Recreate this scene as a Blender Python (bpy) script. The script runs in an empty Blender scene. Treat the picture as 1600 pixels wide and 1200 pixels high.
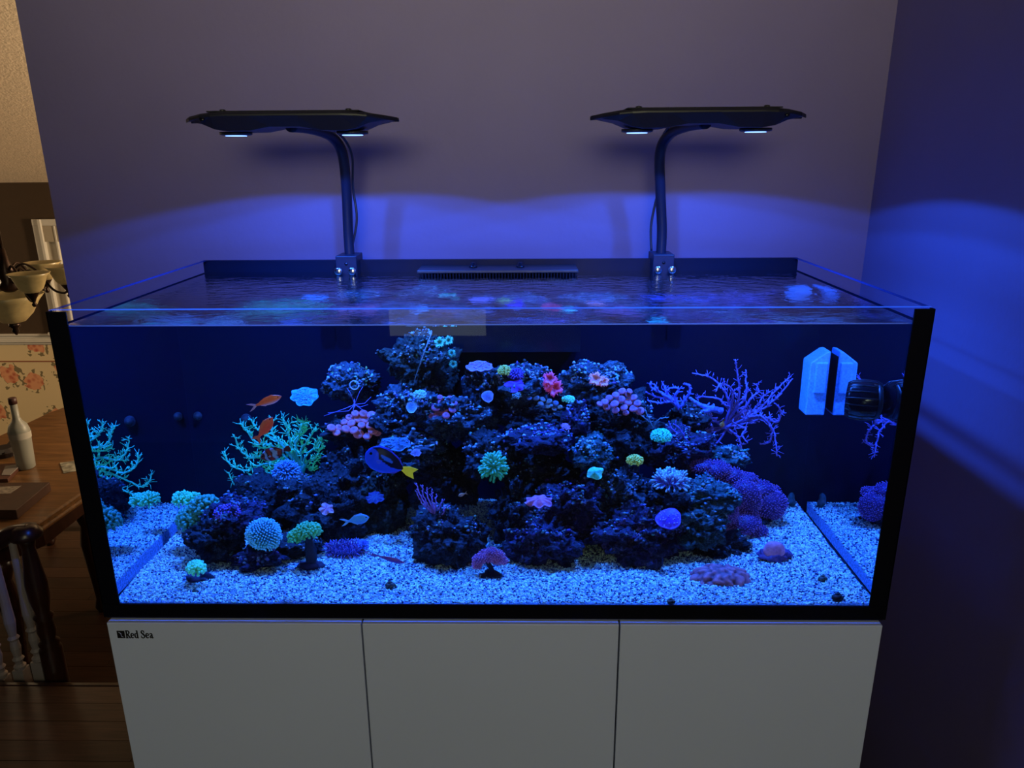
import bpy, math, random
import numpy as np
from math import sin, cos, pi, radians, sqrt
from mathutils import Vector, Matrix, noise

# ------------------------------------------------------------------ camera
FPX, PIT, YAW, ROLL = 1158.63, 0.29634, 0.0176, -0.00693
CAM = Vector((0.06462, -1.23681, 1.72683))
FWD = Vector((-sin(YAW)*cos(PIT), cos(YAW)*cos(PIT), -sin(PIT)))
RGT0 = Vector((cos(YAW), sin(YAW), 0)); UP0 = RGT0.cross(FWD)
RGT = RGT0*cos(ROLL) + UP0*sin(ROLL); UPV = -RGT0*sin(ROLL) + UP0*cos(ROLL)
scene = bpy.context.scene
col = scene.collection
cd = bpy.data.cameras.new('camera'); cd.sensor_width = 36; cd.lens = 36*FPX/1600; cd.clip_start = 0.02
cam = bpy.data.objects.new('camera', cd); col.objects.link(cam)
R = Matrix((RGT, UPV, -FWD)).transposed().to_4x4(); R.translation = CAM
cam.matrix_world = R
scene.camera = cam

# ------------------------------------------------------------------ world, lights, exposure
w = bpy.data.worlds.new('world'); scene.world = w; w.use_nodes = True
w.node_tree.nodes['Background'].inputs[0].default_value = (0.55, 0.5, 0.5, 1)
w.node_tree.nodes['Background'].inputs[1].default_value = 0.012
scene.view_settings.view_transform = 'Standard'; scene.view_settings.look = 'None'
scene.view_settings.exposure = 0.0; scene.view_settings.gamma = 1.0
scene.view_settings.use_curve_mapping = False
scene.cycles.max_bounces = 10; scene.cycles.diffuse_bounces = 3; scene.cycles.glossy_bounces = 4
scene.cycles.transmission_bounces = 6; scene.cycles.transparent_max_bounces = 16
scene.cycles.sample_clamp_indirect = 3.0
scene.cycles.use_denoising = True
LEDCOL = (0.022, 0.145, 1.0); LEDW = 36.0

def light(name, kind, loc, power, colr, size=0.1, rot=(0,0,0), size_y=None, spot=None, blend=0.1):
    l = bpy.data.lights.new(name, kind); l.energy = power; l.color = colr
    if kind == 'AREA':
        l.size = size
        if size_y: l.shape = 'RECTANGLE'; l.size_y = size_y
    else: l.shadow_soft_size = size
    if spot: l.spot_size = spot; l.spot_blend = blend
    o = bpy.data.objects.new(name, l); o.location = loc; o.rotation_euler = rot; col.objects.link(o); return o
for k, x in enumerate((-0.515, -0.275, 0.297, 0.533)):
    light('led_wide', 'SPOT', (x, 0.36, 1.768), LEDW*0.40, LEDCOL, 0.014, spot=radians(149), blend=0.05)
    light('led_narrow', 'SPOT', (x, 0.36, 1.768), LEDW*1.25, LEDCOL, 0.014, spot=radians(122), blend=0.85)
# dim daylight / room light behind the photographer, falls on cabinet and walls
light('room_light', 'AREA', (0.25, -2.9, 2.3), 16, (1.0, 0.93, 0.58), 0.9, rot=(radians(58), 0, 0), size_y=0.8)
ul = light('upper_wall_fill', 'AREA', (-0.1, -2.6, 2.2), 10, (1.0, 0.97, 0.56), 1.0, rot=(radians(106), 0, 0), size_y=0.4); ul.data.spread = radians(66)  # unseen fill, added and aimed to brighten the upper wall
# dining room lights: bulbs of the chandelier plus unseen warm fills added left and right, out of frame
light('dining_bulb', 'POINT', (-2.75, 2.35, 1.15), 2, (1.0, 0.72, 0.42), 0.10)
light('dining_fill_left', 'POINT', (-5.4, 3.2, 0.9), 24, (1.0, 0.75, 0.45), 0.15)  # unseen fill added for the warm light in the dining room
light('dining_fill_right', 'SPOT', (0.3, 3.2, 1.25), 420, (1.0, 0.74, 0.46), 0.2, rot=(radians(92), 0, radians(74)), spot=radians(112), blend=0.6)  # unseen spot added to brighten the far wall and ceiling

# ------------------------------------------------------------------ pixel helpers
def ray(px, py): return FWD + RGT*((px-800)/FPX) + UPV*((600-py)/FPX)
def at(px, py, X=None, Y=None, Z=None):
    d = ray(px, py)
    t = (Y-CAM.y)/d.y if Y is not None else ((Z-CAM.z)/d.z if Z is not None else (X-CAM.x)/d.x)
    return CAM + d*t
def P(px, py, Y):                       # a point in the water, seen through the front pane
    d = ray(px, py); q = CAM + d*(-CAM.y/d.y); d = d.normalized()
    x = d.x/1.33; z = d.z/1.33
    r = Vector((x, sqrt(1-x*x-z*z), z))
    return q + r*(Y/r.y)
SANDZ = 0.906
def S(px, py, z=SANDZ):                 # a point on the sand
    a, b = 0.0, 0.75
    for _ in range(30):
        m = (a+b)/2
        if P(px, py, m).z > z: a = m
        else: b = m
    return P(px, py, a)
def sc(px, py, Y): return (P(px+20, py, Y)-P(px, py, Y)).length/20

# ------------------------------------------------------------------ materials
MATS = {}
def nodes(m): 
    m.use_nodes = True; nt = m.node_tree
    return nt, nt.nodes, nt.links
def mat(name, c, rough=0.6, metal=0.0, spec=0.5, var=0.0, vscale=20, bump=0.0, bscale=60, emit=None, estr=0.0, stretch=(1,1,1), coat=0.0):
    m = bpy.data.materials.new(name); nt, N, L = nodes(m); b = N['Principled BSDF']
    b.inputs['Base Color'].default_value = (*c, 1); b.inputs['Roughness'].default_value = rough
    b.inputs['Metallic'].default_value = metal; b.inputs['Specular IOR Level'].default_value = spec
    b.inputs['Coat Weight'].default_value = coat
    if emit: b.inputs['Emission Color'].default_value = (*emit, 1); b.inputs['Emission Strength'].default_value = estr
    tc = N.new('ShaderNodeTexCoord'); mp = N.new('ShaderNodeMapping'); mp.inputs['Scale'].default_value = stretch
    L.new(tc.outputs['Object'], mp.inputs['Vector'])
    if var:
        n = N.new('ShaderNodeTexNoise'); n.inputs['Scale'].default_value = vscale; n.inputs['Detail'].default_value = 5
        L.new(mp.outputs[0], n.inputs['Vector'])
        r = N.new('ShaderNodeValToRGB'); r.color_ramp.elements[0].position = 0.3; r.color_ramp.elements[1].position = 0.7
        r.color_ramp.elements[0].color = (*[x*(1-var) for x in c], 1); r.color_ramp.elements[1].color = (*[min(1, x*(1+var)) for x in c], 1)
        L.new(n.outputs['Fac'], r.inputs[0]); L.new(r.outputs[0], b.inputs['Base Color'])
    if bump:
        n2 = N.new('ShaderNodeTexNoise'); n2.inputs['Scale'].default_value = bscale; n2.inputs['Detail'].default_value = 4
        L.new(mp.outputs[0], n2.inputs['Vector'])
        bp = N.new('ShaderNodeBump'); bp.inputs['Strength'].default_value = bump; bp.inputs['Distance'].default_value = 0.01
        L.new(n2.outputs['Fac'], bp.inputs['Height']); L.new(bp.outputs[0], b.inputs['Normal'])
    MATS[name] = m; return m
def vmat(name, rough=0.6, glow=0.0, spec=0.3, bump=0.0, bscale=200, var=0.25, vscale=150, sss=0.0):
    # vertex colour times fine noise; glow = coral fluorescence; on fish, emission added in place of light
    m = bpy.data.materials.new(name); nt, N, L = nodes(m); b = N['Principled BSDF']
    b.inputs['Roughness'].default_value = rough; b.inputs['Specular IOR Level'].default_value = spec
    a = N.new('ShaderNodeAttribute'); a.attribute_name = 'Col'
    tc = N.new('ShaderNodeTexCoord'); n = N.new('ShaderNodeTexNoise'); n.inputs['Scale'].default_value = vscale; n.inputs['Detail'].default_value = 3
    L.new(tc.outputs['Object'], n.inputs['Vector'])
    mr = N.new('ShaderNodeMapRange'); mr.inputs[1].default_value = 0.3; mr.inputs[2].default_value = 0.7
    mr.inputs[3].default_value = 1-var; mr.inputs[4].default_value = 1+var
    L.new(n.outputs['Fac'], mr.inputs[0])
    mx = N.new('ShaderNodeVectorMath'); mx.operation = 'SCALE'
    L.new(a.outputs['Color'], mx.inputs[0]); L.new(mr.outputs[0], mx.inputs['Scale'])
    L.new(mx.outputs[0], b.inputs['Base Color'])
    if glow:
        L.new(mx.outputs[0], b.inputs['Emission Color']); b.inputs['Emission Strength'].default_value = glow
    if bump:
        n2 = N.new('ShaderNodeTexNoise'); n2.inputs['Scale'].default_value = bscale
        L.new(tc.outputs['Object'], n2.inputs['Vector'])
        bp = N.new('ShaderNodeBump'); bp.inputs['Strength'].default_value = bump; bp.inputs['Distance'].default_value = 0.004
        L.new(n2.outputs['Fac'], bp.inputs['Height']); L.new(bp.outputs[0], b.inputs['Normal'])
    MATS[name] = m; return m

def math_node(N, op, a=None, b=None):
    n = N.new('ShaderNodeMath'); n.operation = op
    if a is not None: n.inputs[0].default_value = a
    if b is not None: n.inputs[1].default_value = b
    return n
def schlick(N, L, normal=None, f0=0.04):
    lw = N.new('ShaderNodeLayerWeight'); lw.inputs['Blend'].default_value = 0.5
    if normal: L.new(normal, lw.inputs['Normal'])
    p = math_node(N, 'POWER', None, 5.0); L.new(lw.outputs['Facing'], p.inputs[0])
    m = math_node(N, 'MULTIPLY', None, 1-f0); L.new(p.outputs[0], m.inputs[0])
    a = math_node(N, 'ADD', None, f0); L.new(m.outputs[0], a.inputs[0])
    return a.outputs[0], lw.outputs['Facing']
def glassmat(name, f0=0.04, tint=(0.97,0.98,1.0), refl=True):
    m = bpy.data.materials.new(name); nt, N, L = nodes(m); N.remove(N['Principled BSDF']); out = N['Material Output']
    t = N.new('ShaderNodeBsdfTransparent'); t.inputs[0].default_value = (*tint, 1)
    if not refl: L.new(t.outputs[0], out.inputs[0]); return m
    g = N.new('ShaderNodeBsdfGlossy'); g.inputs['Roughness'].default_value = 0.0
    mx = N.new('ShaderNodeMixShader'); f, _ = schlick(N, L, None, f0)
    L.new(f, mx.inputs[0]); L.new(t.outputs[0], mx.inputs[1]); L.new(g.outputs[0], mx.inputs[2]); L.new(mx.outputs[0], out.inputs[0])
    return m
def edgemat(name, c, fac):              # polished pane edge; lamp glow painted in as diffuse colour
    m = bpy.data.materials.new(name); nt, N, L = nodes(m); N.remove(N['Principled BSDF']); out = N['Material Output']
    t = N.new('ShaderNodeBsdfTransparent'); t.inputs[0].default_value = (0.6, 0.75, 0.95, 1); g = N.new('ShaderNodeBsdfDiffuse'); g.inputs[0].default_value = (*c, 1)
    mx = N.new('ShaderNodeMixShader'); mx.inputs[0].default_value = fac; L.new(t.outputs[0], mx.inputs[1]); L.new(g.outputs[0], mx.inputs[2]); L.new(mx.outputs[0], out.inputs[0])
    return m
def frontwater(name):                   # pane with water behind it: refraction of water, faint reflection
    m = bpy.data.materials.new(name); nt, N, L = nodes(m); N.remove(N['Principled BSDF']); out = N['Material Output']
    t = N.new('ShaderNodeBsdfRefraction'); t.inputs['IOR'].default_value = 1.33; t.inputs['Roughness'].default_value = 0
    t.inputs[0].default_value = (0.82, 0.95, 1, 1)
    g = N.new('ShaderNodeBsdfGlossy'); g.inputs['Roughness'].default_value = 0.0
    mx = N.new('ShaderNodeMixShader'); f, _ = schlick(N, L, None, 0.04)
    L.new(f, mx.inputs[0]); L.new(t.outputs[0], mx.inputs[1]); L.new(g.outputs[0], mx.inputs[2]); L.new(mx.outputs[0], out.inputs[0])
    return m
def sidewater(name):                    # pane with water behind: total internal reflection at slanting angles
    m = bpy.data.materials.new(name); nt, N, L = nodes(m); N.remove(N['Principled BSDF']); out = N['Material Output']
    t = N.new('ShaderNodeBsdfTransparent'); g = N.new('ShaderNodeBsdfGlossy'); g.inputs['Roughness'].default_value = 0.0
    g.inputs[0].default_value = (0.72, 0.8, 0.92, 1)
    lw = N.new('ShaderNodeLayerWeight'); mr = N.new('ShaderNodeMapRange')
    mr.inputs[1].default_value = 0.02; mr.inputs[2].default_value = 0.06; mr.inputs[3].default_value = 0.04; mr.inputs[4].default_value = 1.0
    L.new(lw.outputs['Facing'], mr.inputs[0])
    mx = N.new('ShaderNodeMixShader'); L.new(mr.outputs[0], mx.inputs[0]); L.new(t.outputs[0], mx.inputs[1]); L.new(g.outputs[0], mx.inputs[2]); L.new(mx.outputs[0], out.inputs[0])
    return m
def topwater(name):
    m = bpy.data.materials.new(name); nt, N, L = nodes(m); N.remove(N['Principled BSDF']); out = N['Material Output']
    tc = N.new('ShaderNodeTexCoord'); mp = N.new('ShaderNodeMapping'); mp.inputs['Scale'].default_value = (1, 1.6, 1)
    L.new(tc.outputs['Object'], mp.inputs['Vector'])
    n = N.new('ShaderNodeTexNoise'); n.inputs['Scale'].default_value = 26; n.inputs['Detail'].default_value = 4; n.inputs['Distortion'].default_value = 0.6
    L.new(mp.outputs[0], n.inputs['Vector'])
    bp = N.new('ShaderNodeBump'); bp.inputs['Strength'].default_value = 0.24; bp.inputs['Distance'].default_value = 0.012
    L.new(n.outputs['Fac'], bp.inputs['Height'])
    t = N.new('ShaderNodeBsdfTransparent'); r = N.new('ShaderNodeBsdfRefraction'); g = N.new('ShaderNodeBsdfGlossy')
    r.inputs['IOR'].default_value = 1.33; r.inputs['Roughness'].default_value = 0; g.inputs['Roughness'].default_value = 0.0
    L.new(bp.outputs[0], r.inputs['Normal']); L.new(bp.outputs[0], g.inputs['Normal'])
    f, facing = schlick(N, L, None, 0.02)
    fm = math_node(N, 'MULTIPLY', None, 1.5); fm.use_clamp = True; L.new(f, fm.inputs[0]); f = fm.outputs[0]
    mr = N.new('ShaderNodeMapRange'); mr.inputs[1].default_value = 0.66; mr.inputs[2].default_value = 0.76
    L.new(facing, mr.inputs[0])
    m1 = N.new('ShaderNodeMixShader'); L.new(mr.outputs[0], m1.inputs[0]); L.new(t.outputs[0], m1.inputs[1]); L.new(r.outputs[0], m1.inputs[2])
    m2 = N.new('ShaderNodeMixShader'); L.new(f, m2.inputs[0]); L.new(m1.outputs[0], m2.inputs[1]); L.new(g.outputs[0], m2.inputs[2]); L.new(m2.outputs[0], out.inputs[0])
    return m

M_wall = mat('wall_paint', (0.19, 0.150, 0.29), 0.55, var=0.05, vscale=3, bump=0.08, bscale=40, spec=0.25)
M_black = mat('black_gloss', (0.006, 0.006, 0.012), 0.18, spec=0.5)
M_blackm = mat('black_satin', (0.012, 0.012, 0.02), 0.42, spec=0.5)
M_trim = mat('black_trim', (0.002, 0.002, 0.006), 0.6, spec=0.1)
M_backp = mat('black_back_panel', (0.001, 0.004, 0.014), 0.35, spec=0.15)
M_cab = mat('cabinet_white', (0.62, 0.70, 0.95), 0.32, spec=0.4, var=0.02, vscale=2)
M_cabd = mat('cabinet_shadow_gap', (0.02, 0.02, 0.02), 0.8)
M_ink = mat('logo_ink', (0.004, 0.004, 0.006), 0.5)
M_silver = mat('screw_steel', (0.7, 0.72, 0.8), 0.15, metal=1.0)
M_wood = mat('table_wood', (0.17, 0.08, 0.028), 0.3, var=0.35, vscale=6, stretch=(1, 9, 9), spec=0.5, coat=0.2)
M_dwood = mat('dark_wood', (0.028, 0.009, 0.005), 0.3, var=0.4, vscale=10, stretch=(6, 6, 1), spec=0.5)
M_ceil = mat('ceiling_plaster', (0.85, 0.68, 0.50), 0.9, var=0.08, vscale=30, bump=0.4, bscale=70)
M_brown = mat('brown_paint', (0.055, 0.030, 0.013), 0.8, var=0.05)
M_white = mat('white_trim', (0.70, 0.66, 0.58), 0.45, var=0.03)
M_bal = mat('baluster_white', (0.30, 0.26, 0.26), 0.5, var=0.05)
M_shade = mat('alabaster_glass', (0.36, 0.27, 0.12), 0.35, var=0.3, vscale=14, emit=(0.8, 0.55, 0.2), estr=0.03)
M_bronze = mat('dark_bronze', (0.035, 0.018, 0.012), 0.35, metal=0.7)
M_blind = mat('window_shade_cloth', (0.62, 0.56, 0.45), 0.8, var=0.06, vscale=8)
M_lampbody = mat('lamp_black_shell', (0.010, 0.010, 0.022), 0.4, spec=0.25)
M_led = mat('blue_led', (0.1, 0.15, 0.6), 0.3, emit=(0.18, 0.35, 1.0), estr=3.0)
# ------------------------------------------------------------------ mesh builder
ORG = {}
class M:
    def __init__(s): s.v = []; s.f = []; s.c = []; s.m = []
    def add(s, v, f, c=(0.5, 0.5, 0.5), mi=0):
        n = len(s.v); s.v += [tuple(p) for p in v]; s.f += [tuple(i+n for i in q) for q in f]
        if callable(c): s.c += [c(Vector(p)) for p in v]
        elif len(c) and not isinstance(c[0], (int, float)): s.c += list(c)
        else: s.c += [tuple(c)]*len(v)
        s.m += [mi]*len(f); return s
    def box(s, a, b, c=(0.5,)*3, mi=0):
        x0, y0, z0 = [min(p, q) for p, q in zip(a, b)]; x1, y1, z1 = [max(p, q) for p, q in zip(a, b)]
        v = [(x0,y0,z0),(x1,y0,z0),(x1,y1,z0),(x0,y1,z0),(x0,y0,z1),(x1,y0,z1),(x1,y1,z1),(x0,y1,z1)]
        return s.add(v, [(0,3,2,1),(4,5,6,7),(0,1,5,4),(1,2,6,5),(2,3,7,6),(3,0,4,7)], c, mi)
    def tube(s, pts, rad, n=8, c=(0.5,)*3, flat=1.0, cap=True):
        pts = [Vector(p) for p in pts]; k = len(pts)
        if not isinstance(rad, (list, tuple)): rad = [rad]*k
        V = []; C = []; F = []
        t0 = (pts[1]-pts[0]).normalized(); a = Vector((0, 0, 1)) if abs(t0.z) < 0.9 else Vector((1, 0, 0))
        u = t0.cross(a).normalized()
        for i, p in enumerate(pts):
            t = (pts[min(i+1, k-1)]-pts[max(i-1, 0)])
            t = t.normalized() if t.length > 1e-9 else t0
            u = (u - t*u.dot(t)); u = u.normalized() if u.length > 1e-6 else t.orthogonal().normalized()
            w_ = t.cross(u)
            for j in range(n):
                an = 2*pi*j/n; V.append(p + u*(cos(an)*rad[i]) + w_*(sin(an)*rad[i]*flat))
                C.append(c[i] if isinstance(c, list) else c)
        for i in range(k-1):
            for j in range(n):
                F.append((i*n+j, i*n+(j+1) % n, (i+1)*n+(j+1) % n, (i+1)*n+j))
        if cap: F.append(tuple(range(n-1, -1, -1))); F.append(tuple((k-1)*n+j for j in range(n)))
        return s.add(V, F, C)
    def lathe(s, prof, o=(0,0,0), n=16, c=(0.5,)*3, axis=None, cap=True):
        # prof: list of (r, h); axis: direction of h
        o = Vector(o); ax = Vector(axis).normalized() if axis else Vector((0, 0, 1))
        u = ax.orthogonal().normalized() if axis else Vector((1, 0, 0)); w_ = ax.cross(u)
        V = []; C = []; F = []; k = len(prof)
        for i, (r, h) in enumerate(prof):
            for j in range(n):
                an = 2*pi*j/n; V.append(o + ax*h + u*(cos(an)*r) + w_*(sin(an)*r)); C.append(c[i] if isinstance(c, list) else c)
        for i in range(k-1):
            for j in range(n): F.append((i*n+j, i*n+(j+1) % n, (i+1)*n+(j+1) % n, (i+1)*n+j))
        if cap: F.append(tuple(range(n-1, -1, -1))); F.append(tuple((k-1)*n+j for j in range(n)))
        return s.add(V, F, C)
    def prism(s, poly, up, c=(0.5,)*3):          # polygon of 3-D points extruded by vector up
        up = Vector(up); k = len(poly); V = [Vector(p) for p in poly] + [Vector(p)+up for p in poly]
        F = [tuple(range(k-1, -1, -1)), tuple(range(k, 2*k))] + [(i, (i+1) % k, (i+1) % k+k, i+k) for i in range(k)]
        return s.add(V, F, c)
    def blob(s, o, r, lvl=1, c=(0.5,)*3, amp=0.0, freq=30, squash=(1,1,1)):
        v, f = ICO[lvl]; o = Vector(o); V = []
        for p in v:
            q = Vector((p[0]*squash[0], p[1]*squash[1], p[2]*squash[2]))*r
            if amp: q *= 1+amp*noise.noise((o+q)*freq)
            V.append(o+q)
        return s.add(V, f, c)
    def build(s, name, mats, parent=None, smooth=True, bevel=0):
        o_ = ORG.get(parent.name, Vector((0, 0, 0))) if parent else Vector((0, 0, 0))
        me = bpy.data.meshes.new(name)
        me.from_pydata([(p[0]-o_.x, p[1]-o_.y, p[2]-o_.z) for p in s.v], [], s.f)
        for m_ in (mats if isinstance(mats, (list, tuple)) else [mats]): me.materials.append(m_)
        if any(s.m): me.polygons.foreach_set('material_index', s.m)
        if smooth: me.polygons.foreach_set('use_smooth', [True]*len(s.f))
        at_ = me.color_attributes.new('Col', 'FLOAT_COLOR', 'POINT')
        arr = np.ones((len(s.v), 4), dtype=np.float32); arr[:, :3] = np.array(s.c, dtype=np.float32).reshape(-1, 3)
        at_.data.foreach_set('color', arr.ravel())
        me.update()
        ob = bpy.data.objects.new(name, me); col.objects.link(ob)
        if parent: ob.parent = parent
        ORG[ob.name] = o_
        if bevel:
            b = ob.modifiers.new('bevel', 'BEVEL'); b.width = bevel; b.segments = 2; b.limit_method = 'ANGLE'
        return ob
def _ico(l):
    import bmesh
    bm = bmesh.new(); bmesh.ops.create_icosphere(bm, subdivisions=l, radius=1.0)
    bm.verts.ensure_lookup_table()
    v = [tuple(x.co) for x in bm.verts]; f = [tuple(x.index for x in q.verts) for q in bm.faces]; bm.free(); return v, f
ICO = {l: _ico(l) for l in (1, 2, 3, 4, 5)}
def thing(name, label, cat, loc, group=None):
    o = bpy.data.objects.new(name, None); col.objects.link(o); o.location = loc; o.empty_display_size = 0.02
    ORG[o.name] = Vector(loc); o['label'] = label; o['category'] = cat
    if group: o['group'] = group
    return o
def tag(o, label, cat, group=None):
    o['label'] = label; o['category'] = cat
    if group: o['group'] = group
    return o
def struct(o): o['kind'] = 'structure'; return o
def lerp(a, b, t): return tuple(x+(y-x)*t for x, y in zip(a, b))
def smooth_path(pts, n=6):
    pts = [Vector(p) for p in pts]; out = []
    for i in range(len(pts)-1):
        p0 = pts[max(i-1, 0)]; p1 = pts[i]; p2 = pts[i+1]; p3 = pts[min(i+2, len(pts)-1)]
        for j in range(n):
            t = j/n
            out.append(0.5*((2*p1)+(p2-p0)*t+(2*p0-5*p1+4*p2-p3)*t*t+(3*p1-p0-3*p2+p3)*t**3))
    out.append(pts[-1]); return out

# ------------------------------------------------------------------ room shell
WY, RX = 0.80, 0.986
struct(M().box((-1.209, WY, -0.55), (1.10, WY+0.12, 3.3)).build('wall_back', M_wall, smooth=False))
struct(M().box((RX, -3.2, -0.3), (RX+0.12, WY, 3.3)).build('wall_right', M_wall, smooth=False))
struct(M().box((-3.2, -3.3, -0.3), (1.1, -3.2, 3.3)).build('wall_front', M_wall, smooth=False))
# glowing panel added behind the photographer for the pale reflection in the front pane
struct(M().box((-0.76, -3.2, 0.685), (-0.17, -3.19, 1.9)).build('reflection_panel', mat('reflection_panel_glow', (0.5, 0.5, 0.5), 0.5, emit=(0.6, 0.72, 0.66), estr=1.3), smooth=False))
# upper floor with planks, ends in a step at y = 0.88
fl = struct(M().box((-3.2, -3.2, -0.16), (RX, 0.872, -0.018)).build('floor', mat('subfloor', (0.03, 0.014, 0.008), 0.8), smooth=False))
def plank_mat(name, a, b, axis):
    m = mat(name, a, 0.38, spec=0.4)
    nt, N, L = nodes(m); bs = N['Principled BSDF']
    tc = N.new('ShaderNodeTexCoord'); mp = N.new('ShaderNodeMapping'); mp.inputs['Scale'].default_value = axis
    oi = N.new('ShaderNodeObjectInfo'); n = N.new('ShaderNodeTexNoise'); n.inputs['Scale'].default_value = 14; n.inputs['Detail'].default_value = 6
    n.noise_dimensions = '4D'; ml = math_node(N, 'MULTIPLY', None, 17.0)
    L.new(oi.outputs['Random'], ml.inputs[0]); L.new(ml.outputs[0], n.inputs['W'])
    L.new(tc.outputs['Object'], mp.inputs[0]); L.new(mp.outputs[0], n.inputs['Vector'])
    r = N.new('ShaderNodeValToRGB'); r.color_ramp.elements[0].position = 0.35; r.color_ramp.elements[1].position = 0.7
    r.color_ramp.elements[0].color = (*a, 1); r.color_ramp.elements[1].color = (*b, 1)
    mr = N.new('ShaderNodeMapRange'); mr.inputs[3].default_value = 0.7; mr.inputs[4].default_value = 1.35
    L.new(oi.outputs['Random'], mr.inputs[0]); vm = N.new('ShaderNodeVectorMath'); vm.operation = 'SCALE'
    L.new(n.outputs['Fac'], r.inputs[0]); L.new(r.outputs[0], vm.inputs[0]); L.new(mr.outputs[0], vm.inputs['Scale'])
    L.new(vm.outputs[0], bs.inputs['Base Color']); return m
M_plank = plank_mat('oak_plank', (0.045, 0.022, 0.016), (0.085, 0.042, 0.030), (0.6, 9, 9))
M_plank2 = plank_mat('dark_oak_plank', (0.022, 0.009, 0.005), (0.05, 0.02, 0.01), (0.6, 9, 9))
rng = random.Random(3)
y = 0.872
while y > -0.35:
    y0 = y-0.082; x = -2.6 - rng.random()*0.6
    while x < -0.55:
        x1 = x+0.6+rng.random()*0.7
        M().box((x+0.0005, y0+0.0005, -0.018), (min(x1, 0.2)-0.0005, y-0.0005, 0)).build('plank', M_plank, fl, smooth=False, bevel=0.0008)
        x = x1
    y = y0
struct(M().box((-3.2, 0.872, -0.20), (-1.209, 0.892, 0.002)).build('trim_1', M_dwood, smooth=False, bevel=0.004))
# lower dining room
DF, FW = -0.55, 4.5
f2 = struct(M().box((-6, 0.9, DF-0.1), (1.1, FW+0.1, DF-0.018)).build('floor_lower', MATS['subfloor'], smooth=False))
y = 3.0
while y > 0.95:
    y0 = y-0.11; x = -4.2 - rng.random()*0.6
    while x < -0.6:
        x1 = x+0.8+rng.random()*0.7
        M().box((x+0.001, y0+0.001, DF-0.018), (x1-0.001, y-0.001, DF)).build('plank', M_plank2, f2, smooth=False)
        x = x1
    y = y0
struct(M().box((-3.2, 0.86, DF), (-1.209, 0.872, -0.16)).build('wall_step', M_brown, smooth=False))
wf = struct(M().box((-6, FW, DF), (1.1, FW+0.12, 1.7)).build('wall_far', M_brown, smooth=False))
struct(M().box((-6.1, 0.9, DF), (-6, FW, 3.4)).build('wall_left', M_brown, smooth=False))
struct(M().box((1.1, 0.92, DF), (1.2, FW, 3.4)).build('wall_dining_right', M_brown, smooth=False))
zc = at(50, 285, Y=FW).z
struct(M().prism([(-6, FW, zc), (-6, 0.9, zc+1.55), (-6, 0.9, zc+1.65), (-6, FW, zc+0.1)], (7.1, 0, 0)).build('ceiling', M_ceil, smooth=False))
RZ = 0.335
def wallpaper():
    m = bpy.data.materials.new('floral_wallpaper'); nt, N, L = nodes(m); b = N['Principled BSDF']; b.inputs['Roughness'].default_value = 0.8
    tc = N.new('ShaderNodeTexCoord')
    def vor(scale, rand, feat='F1', src=None):
        v = N.new('ShaderNodeTexVoronoi'); v.inputs['Scale'].default_value = scale; v.inputs['Randomness'].default_value = rand
        L.new(src or tc.outputs['Object'], v.inputs['Vector']); return v
    nz = N.new('ShaderNodeTexNoise'); nz.inputs['Scale'].default_value = 14; L.new(tc.outputs['Object'], nz.inputs['Vector'])
    ad = N.new('ShaderNodeVectorMath'); ad.operation = 'MULTIPLY_ADD'; ad.inputs[1].default_value = (0.12, 0.12, 0.12)
    L.new(nz.outputs['Color'], ad.inputs[0]); L.new(tc.outputs['Object'], ad.inputs[2])
    sp_ = N.new('ShaderNodeSeparateXYZ'); flat = N.new('ShaderNodeCombineXYZ'); L.new(ad.outputs[0], sp_.inputs[0]); L.new(sp_.outputs[0], flat.inputs[0]); L.new(sp_.outputs[2], flat.inputs[1])
    cl = vor(3.3, 0.6, src=flat.outputs[0]); cl.voronoi_dimensions = '2D'
    pet = vor(26, 1.0)
    rose = N.new('ShaderNodeValToRGB'); e = rose.color_ramp.elements
    e[0].position = 0.15; e[0].color = (0.55, 0.12, 0.06, 1); e[1].position = 0.6; e[1].color = (0.8, 0.36, 0.18, 1)
    L.new(pet.outputs['Distance'], rose.inputs[0])
    leafn = N.new('ShaderNodeTexNoise'); leafn.inputs['Scale'].default_value = 24; L.new(tc.outputs['Object'], leafn.inputs['Vector'])
    lf = math_node(N, 'GREATER_THAN', None, 0.52); L.new(leafn.outputs['Fac'], lf.inputs[0])
    bg = N.new('ShaderNodeRGB'); bg.outputs[0].default_value = (0.80, 0.62, 0.35, 1)
    leaf = N.new('ShaderNodeMix'); leaf.data_type = 'RGBA'; leaf.inputs[7].default_value = (0.13, 0.10, 0.04, 1)
    d2 = math_node(N, 'LESS_THAN', None, 0.36); L.new(cl.outputs['Distance'], d2.inputs[0])
    mm = math_node(N, 'MULTIPLY'); L.new(d2.outputs[0], mm.inputs[0]); L.new(lf.outputs[0], mm.inputs[1])
    m8 = math_node(N, 'MULTIPLY', None, 0.85); L.new(mm.outputs[0], m8.inputs[0])
    L.new(m8.outputs[0], leaf.inputs[0]); L.new(bg.outputs[0], leaf.inputs[6])
    d1 = math_node(N, 'LESS_THAN', None, 0.24); L.new(cl.outputs['Distance'], d1.inputs[0])
    fm = N.new('ShaderNodeMix'); fm.data_type = 'RGBA'; L.new(d1.outputs[0], fm.inputs[0]); L.new(leaf.outputs[2], fm.inputs[6]); L.new(rose.outputs[0], fm.inputs[7])
    L.new(fm.outputs[2], b.inputs['Base Color']); return m
wp = M().box((-6, FW-0.004, DF), (1.1, FW, RZ)).build('wallpaper', wallpaper(), wf, smooth=False)
b_ = M().box((-6, FW-0.006, RZ-0.165), (1.1, FW-0.004, RZ-0.155)); b_.box((-6, FW-0.006, RZ-0.02), (1.1, FW-0.004, RZ-0.005))
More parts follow.
